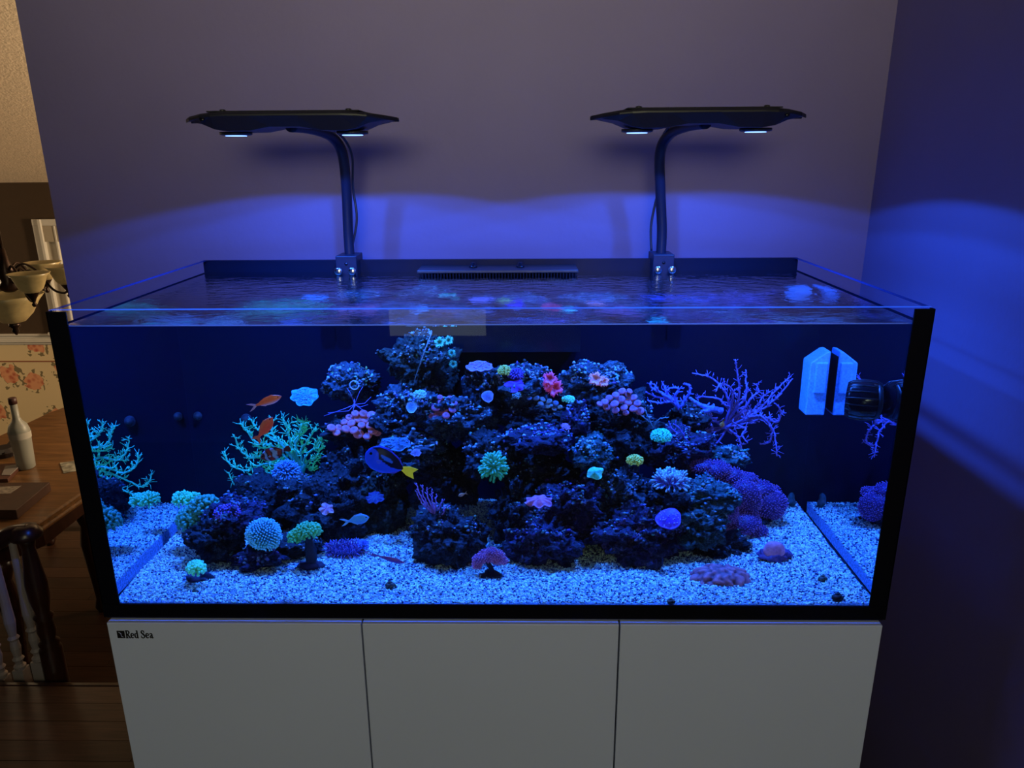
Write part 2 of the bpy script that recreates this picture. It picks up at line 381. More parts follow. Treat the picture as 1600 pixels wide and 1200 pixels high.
b_.build('border_line', mat('border_rust', (0.35, 0.14, 0.07), 0.8), wf, smooth=False)
rail = M(); 
for (d, z0, z1) in ((0.03, 0.055, 0.07), (0.018, 0.03, 0.055), (0.026, 0.0, 0.03), (0.012, -0.02, 0.0)):
    rail.box((-6, FW-d, RZ+z0), (1.1, FW, RZ+z1))
struct(rail.build('trim_2', M_white, smooth=False, bevel=0.004))
# window with white casing on the far wall
wx0 = at(52, 342, Y=FW).x; wz1 = at(60, 342, Y=FW).z
wroot = struct(M().box((wx0+0.06, FW-0.012, 0.41), (wx0+1.1, FW, wz1-0.06)).build('window_1', M_blind, smooth=False))
fr = M().box((wx0, FW-0.03, 0.41), (wx0+0.05, FW, wz1)); fr.box((wx0+0.05, FW-0.045, 0.41), (wx0+0.075, FW, wz1))
fr.box((wx0+1.08, FW-0.03, 0.41), (wx0+1.15, FW, wz1)); fr.box((wx0, FW-0.032, wz1-0.05), (wx0+1.15, FW, wz1))
fr.build('window_frame', M_white, wroot, smooth=False, bevel=0.004)
M().box((wx0+0.16, FW-0.035, 0.41), (wx0+0.175, FW-0.012, wz1-0.05)).build('sash_bar', M_white, wroot, smooth=False, bevel=0.003)
M().box((wx0+0.075, FW-0.03, wz1-0.17), (wx0+1.08, FW-0.012, wz1-0.05)).build('shade_roll', mat('shade_tan', (0.45, 0.38, 0.28), 0.8), wroot, smooth=False)
M().box((wx0-0.02, FW-0.06, 0.405), (wx0+1.2, FW, 0.425)).build('window_sill', M_white, wroot, smooth=False)

# ------------------------------------------------------------------ chandelier
cy = 2.15; cx = at(13, 440, Y=cy).x; cz = at(4, 456, Y=cy).z
ch = thing('chandelier', 'bronze chandelier with upturned alabaster bell shades above the dining table', 'chandelier', (cx, cy, cz))
top = zc + 1.55*(FW-cy)/(FW-0.9)
M().tube([(cx, cy, cz+0.16), (cx, cy, top)], 0.008, 8).build('stem', M_bronze, ch)
M().lathe([(0.02, 0.0), (0.05, 0.02), (0.03, 0.05), (0.045, 0.09), (0.02, 0.14), (0.012, 0.2)], (cx, cy, cz), 16).build('hub', M_bronze, ch)
M().lathe([(0.06, -0.03), (0.06, 0.0)], (cx, cy, top), 16).build('ceiling_plate', M_bronze, ch)
bowl = M().lathe([(0.012, -0.135), (0.05, -0.125), (0.085, -0.09), (0.12, -0.03), (0.145, 0.0), (0.138, 0.0), (0.112, -0.028), (0.08, -0.082), (0.04, -0.118)], (cx-0.012, cy, cz-0.015), 24)
bowl.build('bowl_shade', M_shade, ch)
M().lathe([(0.022, -0.13), (0.026, -0.145), (0.012, -0.158), (0.016, -0.172), (0.004, -0.19)], (cx-0.012, cy, cz-0.015), 12).build('bowl_finial', M_bronze, ch)
for k in range(6):
    a = radians(-35 + 60*k); d = Vector((cos(a), sin(a), 0)); c0 = Vector((cx, cy, cz)); e = c0 + d*0.235
    pth = smooth_path([c0+d*0.03+Vector((0,0,0.10)), c0+d*0.07+Vector((0,0,0.125)), c0+d*0.12+Vector((0,0,0.09)), c0+d*0.17+Vector((0,0,0.0)), c0+d*0.215+Vector((0,0,-0.022)), e+Vector((0,0,-0.005))], 5)
    arm = M().tube(pth, 0.0055, 7)
    sp = [c0+d*(0.085+0.022*(1-t/14)*cos(t*0.62)) + Vector((0, 0, 0.075+0.024*(1-t/14)*sin(t*0.62))) for t in range(14)]
    arm.tube(sp, 0.0045, 6)
    ar = arm.build('arm', M_bronze, ch)
    M().lathe([(0.006, -0.045), (0.011, -0.036), (0.006, -0.026), (0.012, -0.01), (0.03, 0.018), (0.032, 0.024)], e, 12).build('shade_holder', M_bronze, ch)
    M().lathe([(0.03, 0.02), (0.047, 0.035), (0.058, 0.06), (0.07, 0.092), (0.086, 0.106), (0.082, 0.106), (0.066, 0.09), (0.053, 0.06), (0.042, 0.038), (0.024, 0.026)], e, 24).build('bell_shade', M_shade, ch)

# ------------------------------------------------------------------ dining table and things on it
TZ = 0.20
tp = [(-120, 735), (35, 664), (75, 645), (130, 625), (240, 640), (265, 700), (139, 762), (60, 817), (-30, 852), (-200, 850)]
tp = [at(px, py, Z=TZ) for px, py in tp]; tc_ = sum(tp, Vector())/len(tp)
tb = thing('dining_table', 'brown wooden dining table with moulded edge in the lower room', 'table', (tc_.x, tc_.y, DF))
M().prism([p-Vector((0,0,0.03)) for p in tp], (0, 0, 0.03)).build('table_top', M_wood, tb, smooth=False, bevel=0.008)
M().prism([p+(p-tc_).normalized()*0.012-Vector((0,0,0.05)) for p in tp], (0, 0, 0.022)).build('edge_moulding', M_wood, tb, smooth=False, bevel=0.008)
M().prism([p-(p-tc_).normalized()*0.08-Vector((0,0,0.15)) for p in tp], (0, 0, 0.10)).build('apron', M_dwood, tb, smooth=False)
for q in (tp[1], tp[4], tp[6], tp[8]):
    q = q-(q-tc_).normalized()*0.14
    M().lathe([(0.02, DF), (0.035, DF+0.03), (0.022, DF+0.08), (0.03, DF+0.2), (0.045, DF+0.4), (0.03, DF+0.5), (0.045, DF+0.55), (0.045, TZ-0.14)], (q.x, q.y, 0), 12).build('leg', M_dwood, tb)
bp_ = at(42, 731, Z=TZ); h = at(20, 622, Y=bp_.y).z-TZ
bt = thing('bottle', 'frosted glass bottle with dark cap standing on the dining table', 'bottle', bp_)
s_ = h/0.33
prof = [(0.030, 0.0), (0.036, 0.006), (0.038, 0.06), (0.041, 0.13), (0.043, 0.18), (0.036, 0.205), (0.020, 0.225), (0.015, 0.24), (0.0145, 0.305)]
gm = mat('frosted_glass', (0.34, 0.34, 0.29), 0.45, spec=0.5); gm.node_tree.nodes['Principled BSDF'].inputs['Transmission Weight'].default_value = 0.35
M().lathe([(r*s_, z*s_) for r, z in prof], bp_, 24).build('bottle_body', gm, bt)
M().lathe([(0.0165*s_, 0.303*s_), (0.0165*s_, 0.33*s_), (0.012*s_, 0.332*s_)], bp_, 20).build('cap', mat('cap_maroon', (0.05, 0.015, 0.012), 0.5), bt)
M().lathe([(0.0436*s_, 0.145*s_), (0.0448*s_, 0.175*s_)], bp_, 24, cap=False).build('label', mat('label_grey', (0.35, 0.33, 0.28), 0.7), bt)
# box with paper label
def quadbox(name, pxs, z, hh, m, parent=None):
    ps = [at(x_, y_, Z=z) for x_, y_ in pxs]
    return M().prism([p-Vector((0,0,hh)) for p in ps], (0, 0, hh)).build(name, m, parent, smooth=False, bevel=0.003)
bxr = thing('cardboard_box', 'flat dark brown box with a paper label lying at the table edge', 'box', at(20, 790, Z=TZ))
quadbox('box_body', [(-70, 755), (78, 753), (25, 797), (-90, 797)], TZ+0.045, 0.045, mat('brown_card', (0.05, 0.02, 0.012), 0.5, var=0.2), bxr)
quadbox('paper_label', [(-14, 761), (33, 759), (16, 771), (-20, 772)], TZ+0.0465, 0.0015, mat('paper_grey', (0.25, 0.21, 0.17), 0.8, var=0.4, vscale=60), bxr)
tag(quadbox('photo_card', [(93, 723), (121, 719), (121, 735), (99, 739)], TZ+0.004, 0.004, mat('card_print', (0.26, 0.25, 0.20), 0.5, var=0.7, vscale=30)), 'small printed card lying flat on the table beside the tank edge', 'card')
tr = thing('serving_tray', 'dark shallow tray with folded corners next to the bottle', 'tray', at(10, 725, Z=TZ))
quadbox('tray_body', [(-40, 728), (37, 722), (12, 748), (-50, 752)], TZ+0.02, 0.02, mat('tray_brown', (0.08, 0.03, 0.02), 0.4), tr)
quadbox('napkin', [(8, 728), (35, 724), (16, 742), (2, 742)], TZ+0.023, 0.003, mat('napkin_white', (0.22, 0.19, 0.17), 0.8), tr)
pl = M(); o_ = at(8, 712, Z=TZ)
for k in range(7):
    a = 2*pi*k/7; d = Vector((cos(a), sin(a), 0))
    pl.prism([o_+Vector((-d.y, d.x, 0))*0.03, o_-Vector((-d.y, d.x, 0))*0.03, o_+d*0.12+Vector((0,0,0.05))], (0, 0, 0.01))
pl.lathe([(0.05, 0), (0.07, 0.03), (0.045, 0.05)], o_, 14)
tag(pl.build('folded_bowl', mat('bowl_black', (0.012, 0.01, 0.012), 0.35), smooth=False), 'black bowl with pointed petal rim behind the frosted bottle', 'bowl')

# ------------------------------------------------------------------ stair railing at the floor edge
ry = 0.955
rr = thing('stair_railing', 'dark turned newel and handrail with white balusters by the floor step', 'railing', (at(60, 1060, Y=ry).x, ry, DF))
nx = at(96, 1066, Y=ry).x
nt_ = at(52, 862, Y=ry).z; nb = at(88, 1066, Y=ry).z
def zz(py): return at(80, py, Y=ry).z
M().lathe([(0.036, DF), (0.036, zz(1012)), (0.030, zz(1008)), (0.034, zz(1003)), (0.022, zz(998)), (0.030, zz(985)), (0.026, zz(968)), (0.032, zz(962)), (0.022, zz(957)), (0.032, zz(935)), (0.035, zz(910)), (0.026, zz(880)), (0.02, zz(856)), (0.024, zz(848)), (0.028, zz(840))], (nx-0.012, ry, 0), 20).build('newel_post', M_dwood, rr)
hz = zz(836)
hp = smooth_path([(nx+0.0, ry, hz+0.012), (nx-0.06, ry-0.005, hz+0.006), (nx-0.12, ry-0.01, hz-0.03), (nx-0.22, ry, hz-0.055), (nx-0.45, ry, hz-0.16), (nx-0.9, ry, hz-0.4)], 6)
M().tube(hp, [0.03]*len(hp), 14, flat=0.9).build('handrail', M_dwood, rr)
M().lathe([(0.03, -0.02), (0.048, -0.012), (0.05, 0.005), (0.04, 0.016), (0.036, 0.026), (0.02, 0.032)], (nx-0.01, ry, hz+0.004), 20).build('rail_cap', M_dwood, rr)
for i, bx in enumerate((at(68, 1064, Y=ry).x, at(37, 1064, Y=ry).x, at(5, 1064, Y=ry).x, at(-30, 1064, Y=ry).x)):
    dz = -0.02*i-0.0
    z1 = hz-0.03-0.07*i if i else hz-0.02
    zz0 = 0.02
    b = M().box((bx-0.019, ry-0.019, DF), (bx+0.019, ry+0.019, zz(1042)-0.035*i+0.03))
    zb = zz(1042)-0.035*i+0.03
    b.lathe([(0.018, 0), (0.02, 0.012), (0.012, 0.02), (0.013, 0.03), (0.019, 0.04), (0.012, 0.05), (0.017, 0.085), (0.013, 0.115), (0.019, 0.125), (0.012, 0.135), (0.0185, 0.19), (0.016, 0.25), (0.011, z1-zb)], (bx, ry, zb), 14)
    b.build('baluster', M_bal, rr, smooth=False)
# ------------------------------------------------------------------ cabinet
CZ = 0.873
cb = thing('cabinet', 'white three-door cabinet carrying the aquarium', 'cabinet', (0, 0.32, 0.0))
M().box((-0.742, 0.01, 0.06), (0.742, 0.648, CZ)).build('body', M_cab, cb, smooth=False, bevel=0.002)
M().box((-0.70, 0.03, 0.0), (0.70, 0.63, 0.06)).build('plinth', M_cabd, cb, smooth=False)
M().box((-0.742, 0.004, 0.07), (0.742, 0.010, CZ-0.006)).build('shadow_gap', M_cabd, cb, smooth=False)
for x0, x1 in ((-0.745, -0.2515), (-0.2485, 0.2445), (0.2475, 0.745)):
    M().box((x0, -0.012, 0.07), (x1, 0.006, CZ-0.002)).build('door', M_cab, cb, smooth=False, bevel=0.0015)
# printed logo: emblem and lettering on the left door
lx = at(183, 991, Y=-0.0125).x; lz = at(183, 997, Y=-0.0125).z; lh = at(183, 985, Y=-0.0125).z-lz
em = M().box((lx, -0.0128, lz), (lx+lh*0.86, -0.0122, lz+lh*0.95))
em.build('emblem', M_ink, cb, smooth=False)
sw = M()
sp = smooth_path([(lx+lh*0.22, -0.0132, lz+lh*0.80), (lx+lh*0.48, -0.0132, lz+lh*0.62), (lx+lh*0.50, -0.0132, lz+lh*0.30), (lx+lh*0.70, -0.0132, lz+lh*0.14)], 4)
sw.tube(sp, [lh*q for q in np.interp(np.linspace(0, 1, len(sp)), [0, .35, 1], [0.03, 0.10, 0.03])], 6, flat=0.1)
sw.build('emblem_mark', M_cab, cb, smooth=False)
GL = {   # strokes of a condensed bold serif face: (points, widths); cell height 1
 'R': ([([(.17,0),(.17,.96)], .15), ([(.03,.03),(.33,.03)], .06), ([(.03,.93),(.34,.93)], .06), ([(.20,.93),(.42,.92),(.50,.80),(.50,.66),(.42,.53),(.22,.49)], [.06,.08,.14,.14,.08,.05]), ([(.30,.50),(.44,.22),(.54,.04),(.64,.03)], [.07,.14,.13,.05])], .62),
 'e': ([([(.44,.16),(.34,.04),(.20,.05),(.12,.20),(.12,.42),(.20,.60),(.32,.62),(.43,.52),(.44,.36)], [.04,.07,.11,.15,.15,.10,.07,.10,.08]), ([(.12,.35),(.46,.35)], .05)], .50),
 'd': ([([(.44,0),(.44,.96)], .14), ([(.32,.95),(.44,.95)], .05), ([(.44,.03),(.56,.03)], .05), ([(.42,.56),(.30,.62),(.16,.54),(.12,.32),(.16,.10),(.28,.03),(.42,.12)], [.05,.07,.12,.15,.12,.07,.05])], .60),
 'S': ([([(.46,.70),(.44,.84),(.32,.95),(.18,.92),(.12,.78),(.18,.64),(.36,.48),(.48,.32),(.46,.14),(.34,.03),(.18,.04),(.09,.16),(.08,.30)], [.05,.05,.07,.10,.13,.15,.17,.15,.12,.08,.07,.05,.05]), ([(.47,.66),(.47,.96)], .04), ([(.07,.02),(.07,.32)], .04)], .58),
 'a': ([([(.12,.48),(.20,.60),(.32,.61),(.38,.50),(.38,.10),(.44,.03),(.54,.06)], [.10,.08,.08,.14,.14,.10,.04]), ([(.38,.38),(.20,.30),(.12,.16),(.20,.04),(.38,.14)], [.05,.10,.14,.10,.05])], .54)}
def ribbon(m, pts, wd, x, k):
    n = len(pts); wd = wd if isinstance(wd, list) else [wd]*n; L_, R_ = [], []
    for i, (a, b) in enumerate(pts):
        p, q = pts[max(i-1, 0)], pts[min(i+1, n-1)]; dx, dz = q[0]-p[0], q[1]-p[1]; l = sqrt(dx*dx+dz*dz)
        nx_, nz = -dz/l*(wd[i]+.035)/2, dx/l*(wd[i]+.035)/2
        L_.append((x+(a+nx_)*k*.86, -.0129, lz+(b+nz)*k)); R_.append((x+(a-nx_)*k*.86, -.0129, lz+(b-nz)*k))
    for i in range(n-1): m.prism([L_[i], L_[i+1], R_[i+1], R_[i]], (0, .0006, 0))
xx = lx+lh*0.92
for ch_ in 'Red Sea':
    if ch_ == ' ': xx += lh*.24; continue
    st_, adv = GL[ch_]; m = M()
    for p_, w_ in st_: ribbon(m, p_, w_, xx, lh*1.02)
    m.build('letter', M_ink, cb, smooth=False); xx += adv*lh*.86

# ------------------------------------------------------------------ aquarium
TT, BT, WL, IX, IY0, IY1 = 1.482, 0.880, 1.452, 0.738, 0.012, 0.640
aq = thing('aquarium', 'large rimless glass aquarium with black corners on the white cabinet', 'aquarium', (0, 0.325, CZ))
M_rimf = edgemat('pane_edge_front', (0.30, 0.55, 0.9), 0.55); M_rim = edgemat('pane_edge_side', (0.02, 0.03, 0.12), 0.7); M_pane = glassmat('pane_glass', 0.045); M_clear = glassmat('pane_inner', refl=False, tint=(1, 1, 1))  # front edge painted bright with lamp glow, side edges painted dark
M_fw = frontwater('pane_front_wet'); M_sw = sidewater('pane_side_wet')
def pane(name, quadlo, quadhi, normal, thick, wet):
    # outer face split at the waterline; quads: horizontal extent a->b
    (ax, ay), (bx, by) = quadlo; n = Vector(normal)*thick; m = M()
    zs = (BT, WL, TT); v = []
    for z in zs: v += [(ax, ay, z), (bx, by, z)]
    for z in zs: v += [(ax-n.x, ay-n.y, z), (bx-n.x, by-n.y, z)]
    m.v = [Vector(p) for p in v]; m.c = [(0.5,)*3]*12
    m.f = [(0,1,3,2), (2,3,5,4), (6,8,9,7), (8,10,11,9), (4,5,11,10), (0,6,7,1), (0,2,8,6), (2,4,10,8), (1,7,9,3), (3,9,11,5)]
    m.m = [1, 0, 2, 2, 3, 2, 2, 2, 2, 2]
    return m.build(name, [M_pane, wet, M_clear, M_rimf if name == 'front_pane' else M_rim], aq, smooth=False)
pane('front_pane', ((-0.75, 0), (0.75, 0)), None, (0, -1, 0), 0.012, M_fw)
pane('side_pane', ((0.75, 0.0125), (0.75, 0.64)), None, (1, 0, 0), 0.012, M_sw)
pane('side_pane', ((-0.75, 0.64), (-0.75, 0.0125)), None, (-1, 0, 0), 0.012, M_sw)
M().box((-0.75, 0.6402, BT), (0.75, 0.652, TT)).build('back_panel', M_backp, aq, smooth=False)
M().box((-0.75, 0.0005, CZ+0.001), (0.75, 0.65, BT-0.0005)).build('base_panel', M_blackm, aq, smooth=False)
for s in (-1, 1):
    M().box((s*0.7185, -0.0035, CZ+0.006), (s*0.752, -0.0005, TT-0.002)).build('corner_trim', M_trim, aq, smooth=False)
    M().box((s*0.7505, -0.0035, CZ+0.006), (s*0.7525, 0.012, TT-0.002)).build('side_trim', M_trim, aq, smooth=False)
M().box((-0.752, -0.005, CZ+0.006), (0.752, -0.0005, 0.9075)).build('bottom_trim', M_trim, aq, smooth=False)
# water body
wm = M(); nx_, ny_ = 2, 2
wm.box((-IX+0.0003, IY0+0.0003, BT+0.001), (IX-0.0003, IY1-0.0003, WL)); wm.m = [1, 0, 1, 1, 1, 1]
wat = tag(wm.build('water', [topwater('water_surface'), M_clear], smooth=False), 'clear rippled water filling the aquarium nearly to its rim', 'water')
M().tube([(-0.737, 0.0132, WL), (0.737, 0.0132, WL)], 0.0011, 6).build('meniscus', edgemat('meniscus_edge', (0.5, 0.75, 1.0), 0.6), wat)  # bright waterline glint painted as a pale diffuse colour

# overflow box
wx = 0.195
ov = thing('overflow_box', 'black overflow box with comb teeth and two knobs at the rear rim', 'overflow', (0, 0.6, 1.36))
M().box((-wx, 0.552, 1.460), (wx, 0.6395, 1.468)).build('lid', M_blackm, ov, smooth=False, bevel=0.002)
M().box((-wx+0.003, 0.556, 1.30), (wx-0.003, 0.6395, 1.425)).build('box_body', M_black, ov, smooth=False)
tt = M()
for i in range(52):
    x = -wx+0.006+i*(2*wx-0.012)/51
    tt.box((x-0.0018, 0.554, 1.425), (x+0.0018, 0.558, 1.460))
t_ = tt.build('comb_teeth', M_trim, ov, smooth=False); t_['kind'] = 'stuff'
for px in (739, 813):
    k = at(px, 419, Z=1.467)
    M().lathe([(0.010, 0), (0.010, 0.004), (0.006, 0.005), (0.006, 0.011), (0.003, 0.012)], (k.x, 0.60, 1.468), 14).build('knob', M_black, ov)

# ------------------------------------------------------------------ lamps
def fixture(cx_, side, label):
    y0 = 0.36; root = thing('aquarium_lamp', label, 'lamp', (cx_ + side*0.03, 0.645, 1.485))
    zt, zm, zb = 1.826, 1.812, 1.784
    # stations: x offset, half depth, z top, z bottom
    st = [(-0.215, 0.012, 1.806, 1.803), (-0.195, 0.045, 1.809, 1.799), (-0.165, 0.068, 1.813, 1.794), (-0.14, 0.074, 1.815, 1.784), (-0.115, 0.075, 1.816, 1.780),
          (-0.07, 0.075, 1.816, 1.781), (-0.03, 0.075, 1.816, 1.788), (0.03, 0.075, 1.816, 1.788), (0.07, 0.075, 1.816, 1.781), (0.115, 0.075, 1.816, 1.780),
          (0.14, 0.074, 1.815, 1.784), (0.165, 0.068, 1.813, 1.794), (0.195, 0.045, 1.809, 1.799), (0.215, 0.012, 1.806, 1.803)]
    b = M(); V = []; F = []
    for (x, hd, z1, z0) in st:
        zmid = z1-0.006
        sec = [(-hd*0.9, z1), (hd*0.9, z1), (hd, z1-0.004), (hd, zmid-0.002), (hd*0.82, z0), (-hd*0.82, z0), (-hd, zmid-0.002), (-hd, z1-0.004)]
        V += [(cx_+x, y0+a, z) for a, z in sec]
    n = 8
    for i in range(len(st)-1):
        for j in range(n): F.append((i*n+j, i*n+(j+1) % n, (i+1)*n+(j+1) % n, (i+1)*n+j))
    F.append(tuple(range(n-1, -1, -1))); F.append(tuple((len(st)-1)*n+j for j in range(n)))
    b.add(V, F); b.build('housing', M_lampbody, root, smooth=False, bevel=0.002)
    hs = M().box((cx_-0.15, y0-0.066, 1.8155), (cx_+0.15, y0+0.066, 1.8180)); hs.build('top_plate', M_blackm, root, smooth=False, bevel=0.0015)
    for s in (-1, 1):
        M().lathe([(0.006, 0), (0.006, 0.003), (0.002, 0.004)], (cx_+s*0.125, y0-0.045, 1.8180), 10).build('screw', M_blackm, root)
        pod = M().lathe([(0.032, 0.0), (0.032, -0.005), (0.027, -0.0065)], (cx_+s*0.12, y0, 1.7805), 24).build('led_pod', M_blackm, root)
        M().lathe([(0.021, 0.0), (0.021, -0.0012)], (cx_+s*0.12, y0, 1.7735), 24).build('lens', M_led, pod)
    for q in (0.158, 0.172):
        M().lathe([(0.005, 0), (0.005, -0.002)], (cx_-side*q, y0-0.070+(q-0.158)*1.2, 1.803), 10, axis=(0, -1, 0.3)).build('port', M_black, root)
    # arm
    bx = at(547, 405, Y=0.645).x if side > 0 else at(1032, 405, Y=0.645).x
    tx = at(528, 225, Y=0.56).x if side > 0 else at(1037, 225, Y=0.56).x
    ap = smooth_path([(bx, 0.645, 1.47), (bx, 0.645, 1.55), (bx+(tx-bx)*0.5, 0.635, 1.65), (tx, 0.60, 1.735), (tx-side*0.01, 0.55, 1.775), (tx-side*0.03, 0.46, 1.79), (tx-side*0.05, 0.37, 1.792)], 6)
    M().tube(ap, 0.0125, 16).build('arm', M_lampbody, root)
    cp = smooth_path([(bx+side*-0.0+side*0.0-0.0, 0.66, 1.50), (bx-side*(-0.02), 0.662, 1.58), (bx-side*(-0.016), 0.66, 1.66), (tx+side*0.018, 0.62, 1.73), (tx+side*0.012, 0.57, 1.772), (tx, 0.46, 1.80)], 6) if side > 0 else \
         smooth_path([(bx-0.022, 0.655, 1.50), (bx-0.026, 0.655, 1.56), (bx-0.018, 0.652, 1.62), (bx-0.008, 0.64, 1.68), (tx, 0.60, 1.76), (tx, 0.46, 1.80)], 6)
    M().tube(cp, 0.003, 8).build('cable', M_blackm, root)
    cl = M().box((bx-0.026, 0.600, 1.440), (bx+0.026, 0.675, 1.497)); 
    c_ = cl.build('clamp', M_lampbody, root, smooth=False, bevel=0.002)
    M().box((bx-0.020, 0.600, 1.36), (bx+0.006, 0.612, 1.445)).build('clamp_leg', M_lampbody, root, smooth=False)
    M().lathe([(0.004, 0), (0.004, 0.002)], (bx, 0.6, 1.478), 10, axis=(0, -1, 0)).build('clamp_hole', M_black, root)
    for q in (-0.016, 0.018):
        M().lathe([(0.0045, 0), (0.0045, 0.012), (0.010, 0.013), (0.010, 0.021), (0.008, 0.023)], (bx+q, 0.6, 1.462), 14, axis=(0, -1, 0)).build('thumb_screw', M_silver, root)
fixture(-0.4065, 1, 'left black winged LED lamp on an arm over the tank')
fixture(0.4145, -1, 'right black winged LED lamp on an arm over the tank')
# ------------------------------------------------------------------ sand
rng = random.Random(11)
def sand_h(x, y):
    h = 0.0045*noise.noise(Vector((x*5, y*5, 3)))+0.003*noise.noise(Vector((x*14, y*14, 8)))
    h += 0.008*max(0, y-0.35)
    if y < 0.06: h -= 0.004*(1-y/0.06)
    return SANDZ+h
NX, NY = 300, 130
sx = np.linspace(-IX+0.0008, IX-0.0008, NX); sy = np.linspace(IY0+0.0008, IY1-0.0008, NY)
H = np.array([[sand_h(x, y) for x in sx] for y in sy])
mS = M(); V = [(sx[i], sy[j], H[j, i]) for j in range(NY) for i in range(NX)]
F = [(j*NX+i, j*NX+i+1, (j+1)*NX+i+1, (j+1)*NX+i) for j in range(NY-1) for i in range(NX-1)]
nb_ = len(V); ring = [(0, i) for i in range(NX)] + [(j, NX-1) for j in range(1, NY)] + [(NY-1, i) for i in range(NX-2, -1, -1)] + [(j, 0) for j in range(NY-2, 0, -1)]
V += [(sx[i], sy[j], BT+0.0015) for j, i in ring]; k = len(ring)
for q in range(k):
    a = ring[q]; b = ring[(q+1) % k]
    F.append((a[0]*NX+a[1], nb_+q, nb_+(q+1) % k, b[0]*NX+b[1]))
F.append(tuple(nb_+q for q in range(k)))
M_sand = mat('sand_bed', (0.24, 0.30, 0.42), 0.9, var=0.5, vscale=160, bump=0.5, bscale=300)
mS.add(V, F)
so = mS.build('sand_bed', M_sand); so['kind'] = 'stuff'
tag(so, 'bed of pale coarse aragonite sand across the aquarium bottom', 'sand')
NG = 60000
r_ = np.random.RandomState(5)
gx = r_.uniform(-IX+0.003, IX-0.003, NG); gy = r_.uniform(IY0+0.003, IY1-0.003, NG)
ix = np.clip(((gx-sx[0])/(sx[1]-sx[0])).astype(int), 0, NX-1); iy = np.clip(((gy-sy[0])/(sy[1]-sy[0])).astype(int), 0, NY-1)
gz = H[iy, ix]+r_.uniform(0.0, 0.0014, NG)
base = np.array([(1,0,0),(-1,0,0),(0,1,0),(0,-1,0),(0,0,1),(0,0,-1)], float)
fac = np.array([(0,2,4),(2,1,4),(1,3,4),(3,0,4),(2,0,5),(1,2,5),(3,1,5),(0,3,5)])
q = r_.normal(size=(NG, 4)); q /= np.linalg.norm(q, axis=1)[:, None]
a, b, c, d = q.T
RM = np.stack([np.stack([1-2*(c*c+d*d), 2*(b*c-a*d), 2*(b*d+a*c)], 1), np.stack([2*(b*c+a*d), 1-2*(b*b+d*d), 2*(c*d-a*b)], 1), np.stack([2*(b*d-a*c), 2*(c*d+a*b), 1-2*(b*b+c*c)], 1)], 1)
sz = r_.uniform(0.0015, 0.0044, (NG, 1, 3))*np.array([1.1, 1.0, 0.6]); vv = np.einsum('gij,vj->gvi', RM, base)*1.0
vv = np.einsum('gij,gvj->gvi', RM, base[None]*sz) + np.stack([gx, gy, gz], 1)[:, None, :]
me = bpy.data.meshes.new('sand_grains'); me.vertices.add(NG*6); me.vertices.foreach_set('co', vv.astype(np.float32).ravel())
ff = (fac[None]+np.arange(NG)[:, None, None]*6).reshape(-1, 3)
me.loops.add(len(ff)*3); me.loops.foreach_set('vertex_index', ff.ravel().astype(np.int32)); me.polygons.add(len(ff))
me.polygons.foreach_set('loop_start', np.arange(0, len(ff)*3, 3, dtype=np.int32)); me.update(calc_edges=True)
sh = r_.choice([0, 1, 2], NG, p=[0.56, 0.24, 0.20]); palette = np.array([(0.85, 1.0, 0.72), (0.45, 0.52, 0.50), (0.05, 0.05, 0.14)])
cc = palette[sh]*r_.uniform(0.8, 1.1, (NG, 1)); cc = np.concatenate([cc, np.ones((NG, 1))], 1)
ca = me.color_attributes.new('Col', 'FLOAT_COLOR', 'POINT'); ca.data.foreach_set('color', np.repeat(cc[:, None, :], 6, 1).astype(np.float32).ravel())
me.materials.append(vmat('grain', 0.7, var=0.1)); go = bpy.data.objects.new('sand_grains', me); col.objects.link(go); go.parent = so; go['kind'] = 'stuff'

# ------------------------------------------------------------------ live rock
def rockmat(name, dark, c1, c2, c3):
    m = bpy.data.materials.new(name); nt, N, L = nodes(m); b = N['Principled BSDF']; b.inputs['Roughness'].default_value = 0.75; b.inputs['Specular IOR Level'].default_value = 0.3
    tc = N.new('ShaderNodeTexCoord')
    n1 = N.new('ShaderNodeTexNoise'); n1.inputs['Scale'].default_value = 26; n1.inputs['Detail'].default_value = 8; n1.inputs['Roughness'].default_value = 0.7
    L.new(tc.outputs['Object'], n1.inputs['Vector'])
    r = N.new('ShaderNodeValToRGB'); e = r.color_ramp.elements
    e[0].position = 0.40; e[0].color = (*dark, 1); e[1].position = 0.50; e[1].color = (*c1, 1)
    for p_, c_ in ((0.53, dark), (0.58, c2), (0.61, dark), (0.66, c3)): x = e.new(p_); x.color = (*c_, 1)
    L.new(n1.outputs['Fac'], r.inputs[0]); L.new(r.outputs[0], b.inputs['Base Color'])
    v = N.new('ShaderNodeTexVoronoi'); v.inputs['Scale'].default_value = 110; L.new(tc.outputs['Object'], v.inputs['Vector'])
    n2 = N.new('ShaderNodeTexNoise'); n2.inputs['Scale'].default_value = 90; n2.inputs['Detail'].default_value = 6; L.new(tc.outputs['Object'], n2.inputs['Vector'])
    ad = math_node(N, 'ADD'); L.new(v.outputs['Distance'], ad.inputs[0]); L.new(n2.outputs['Fac'], ad.inputs[1])
    bp = N.new('ShaderNodeBump'); bp.inputs['Strength'].default_value = 0.9; bp.inputs['Distance'].default_value = 0.006
    L.new(ad.outputs[0], bp.inputs['Height']); L.new(bp.outputs[0], b.inputs['Normal'])
    return m
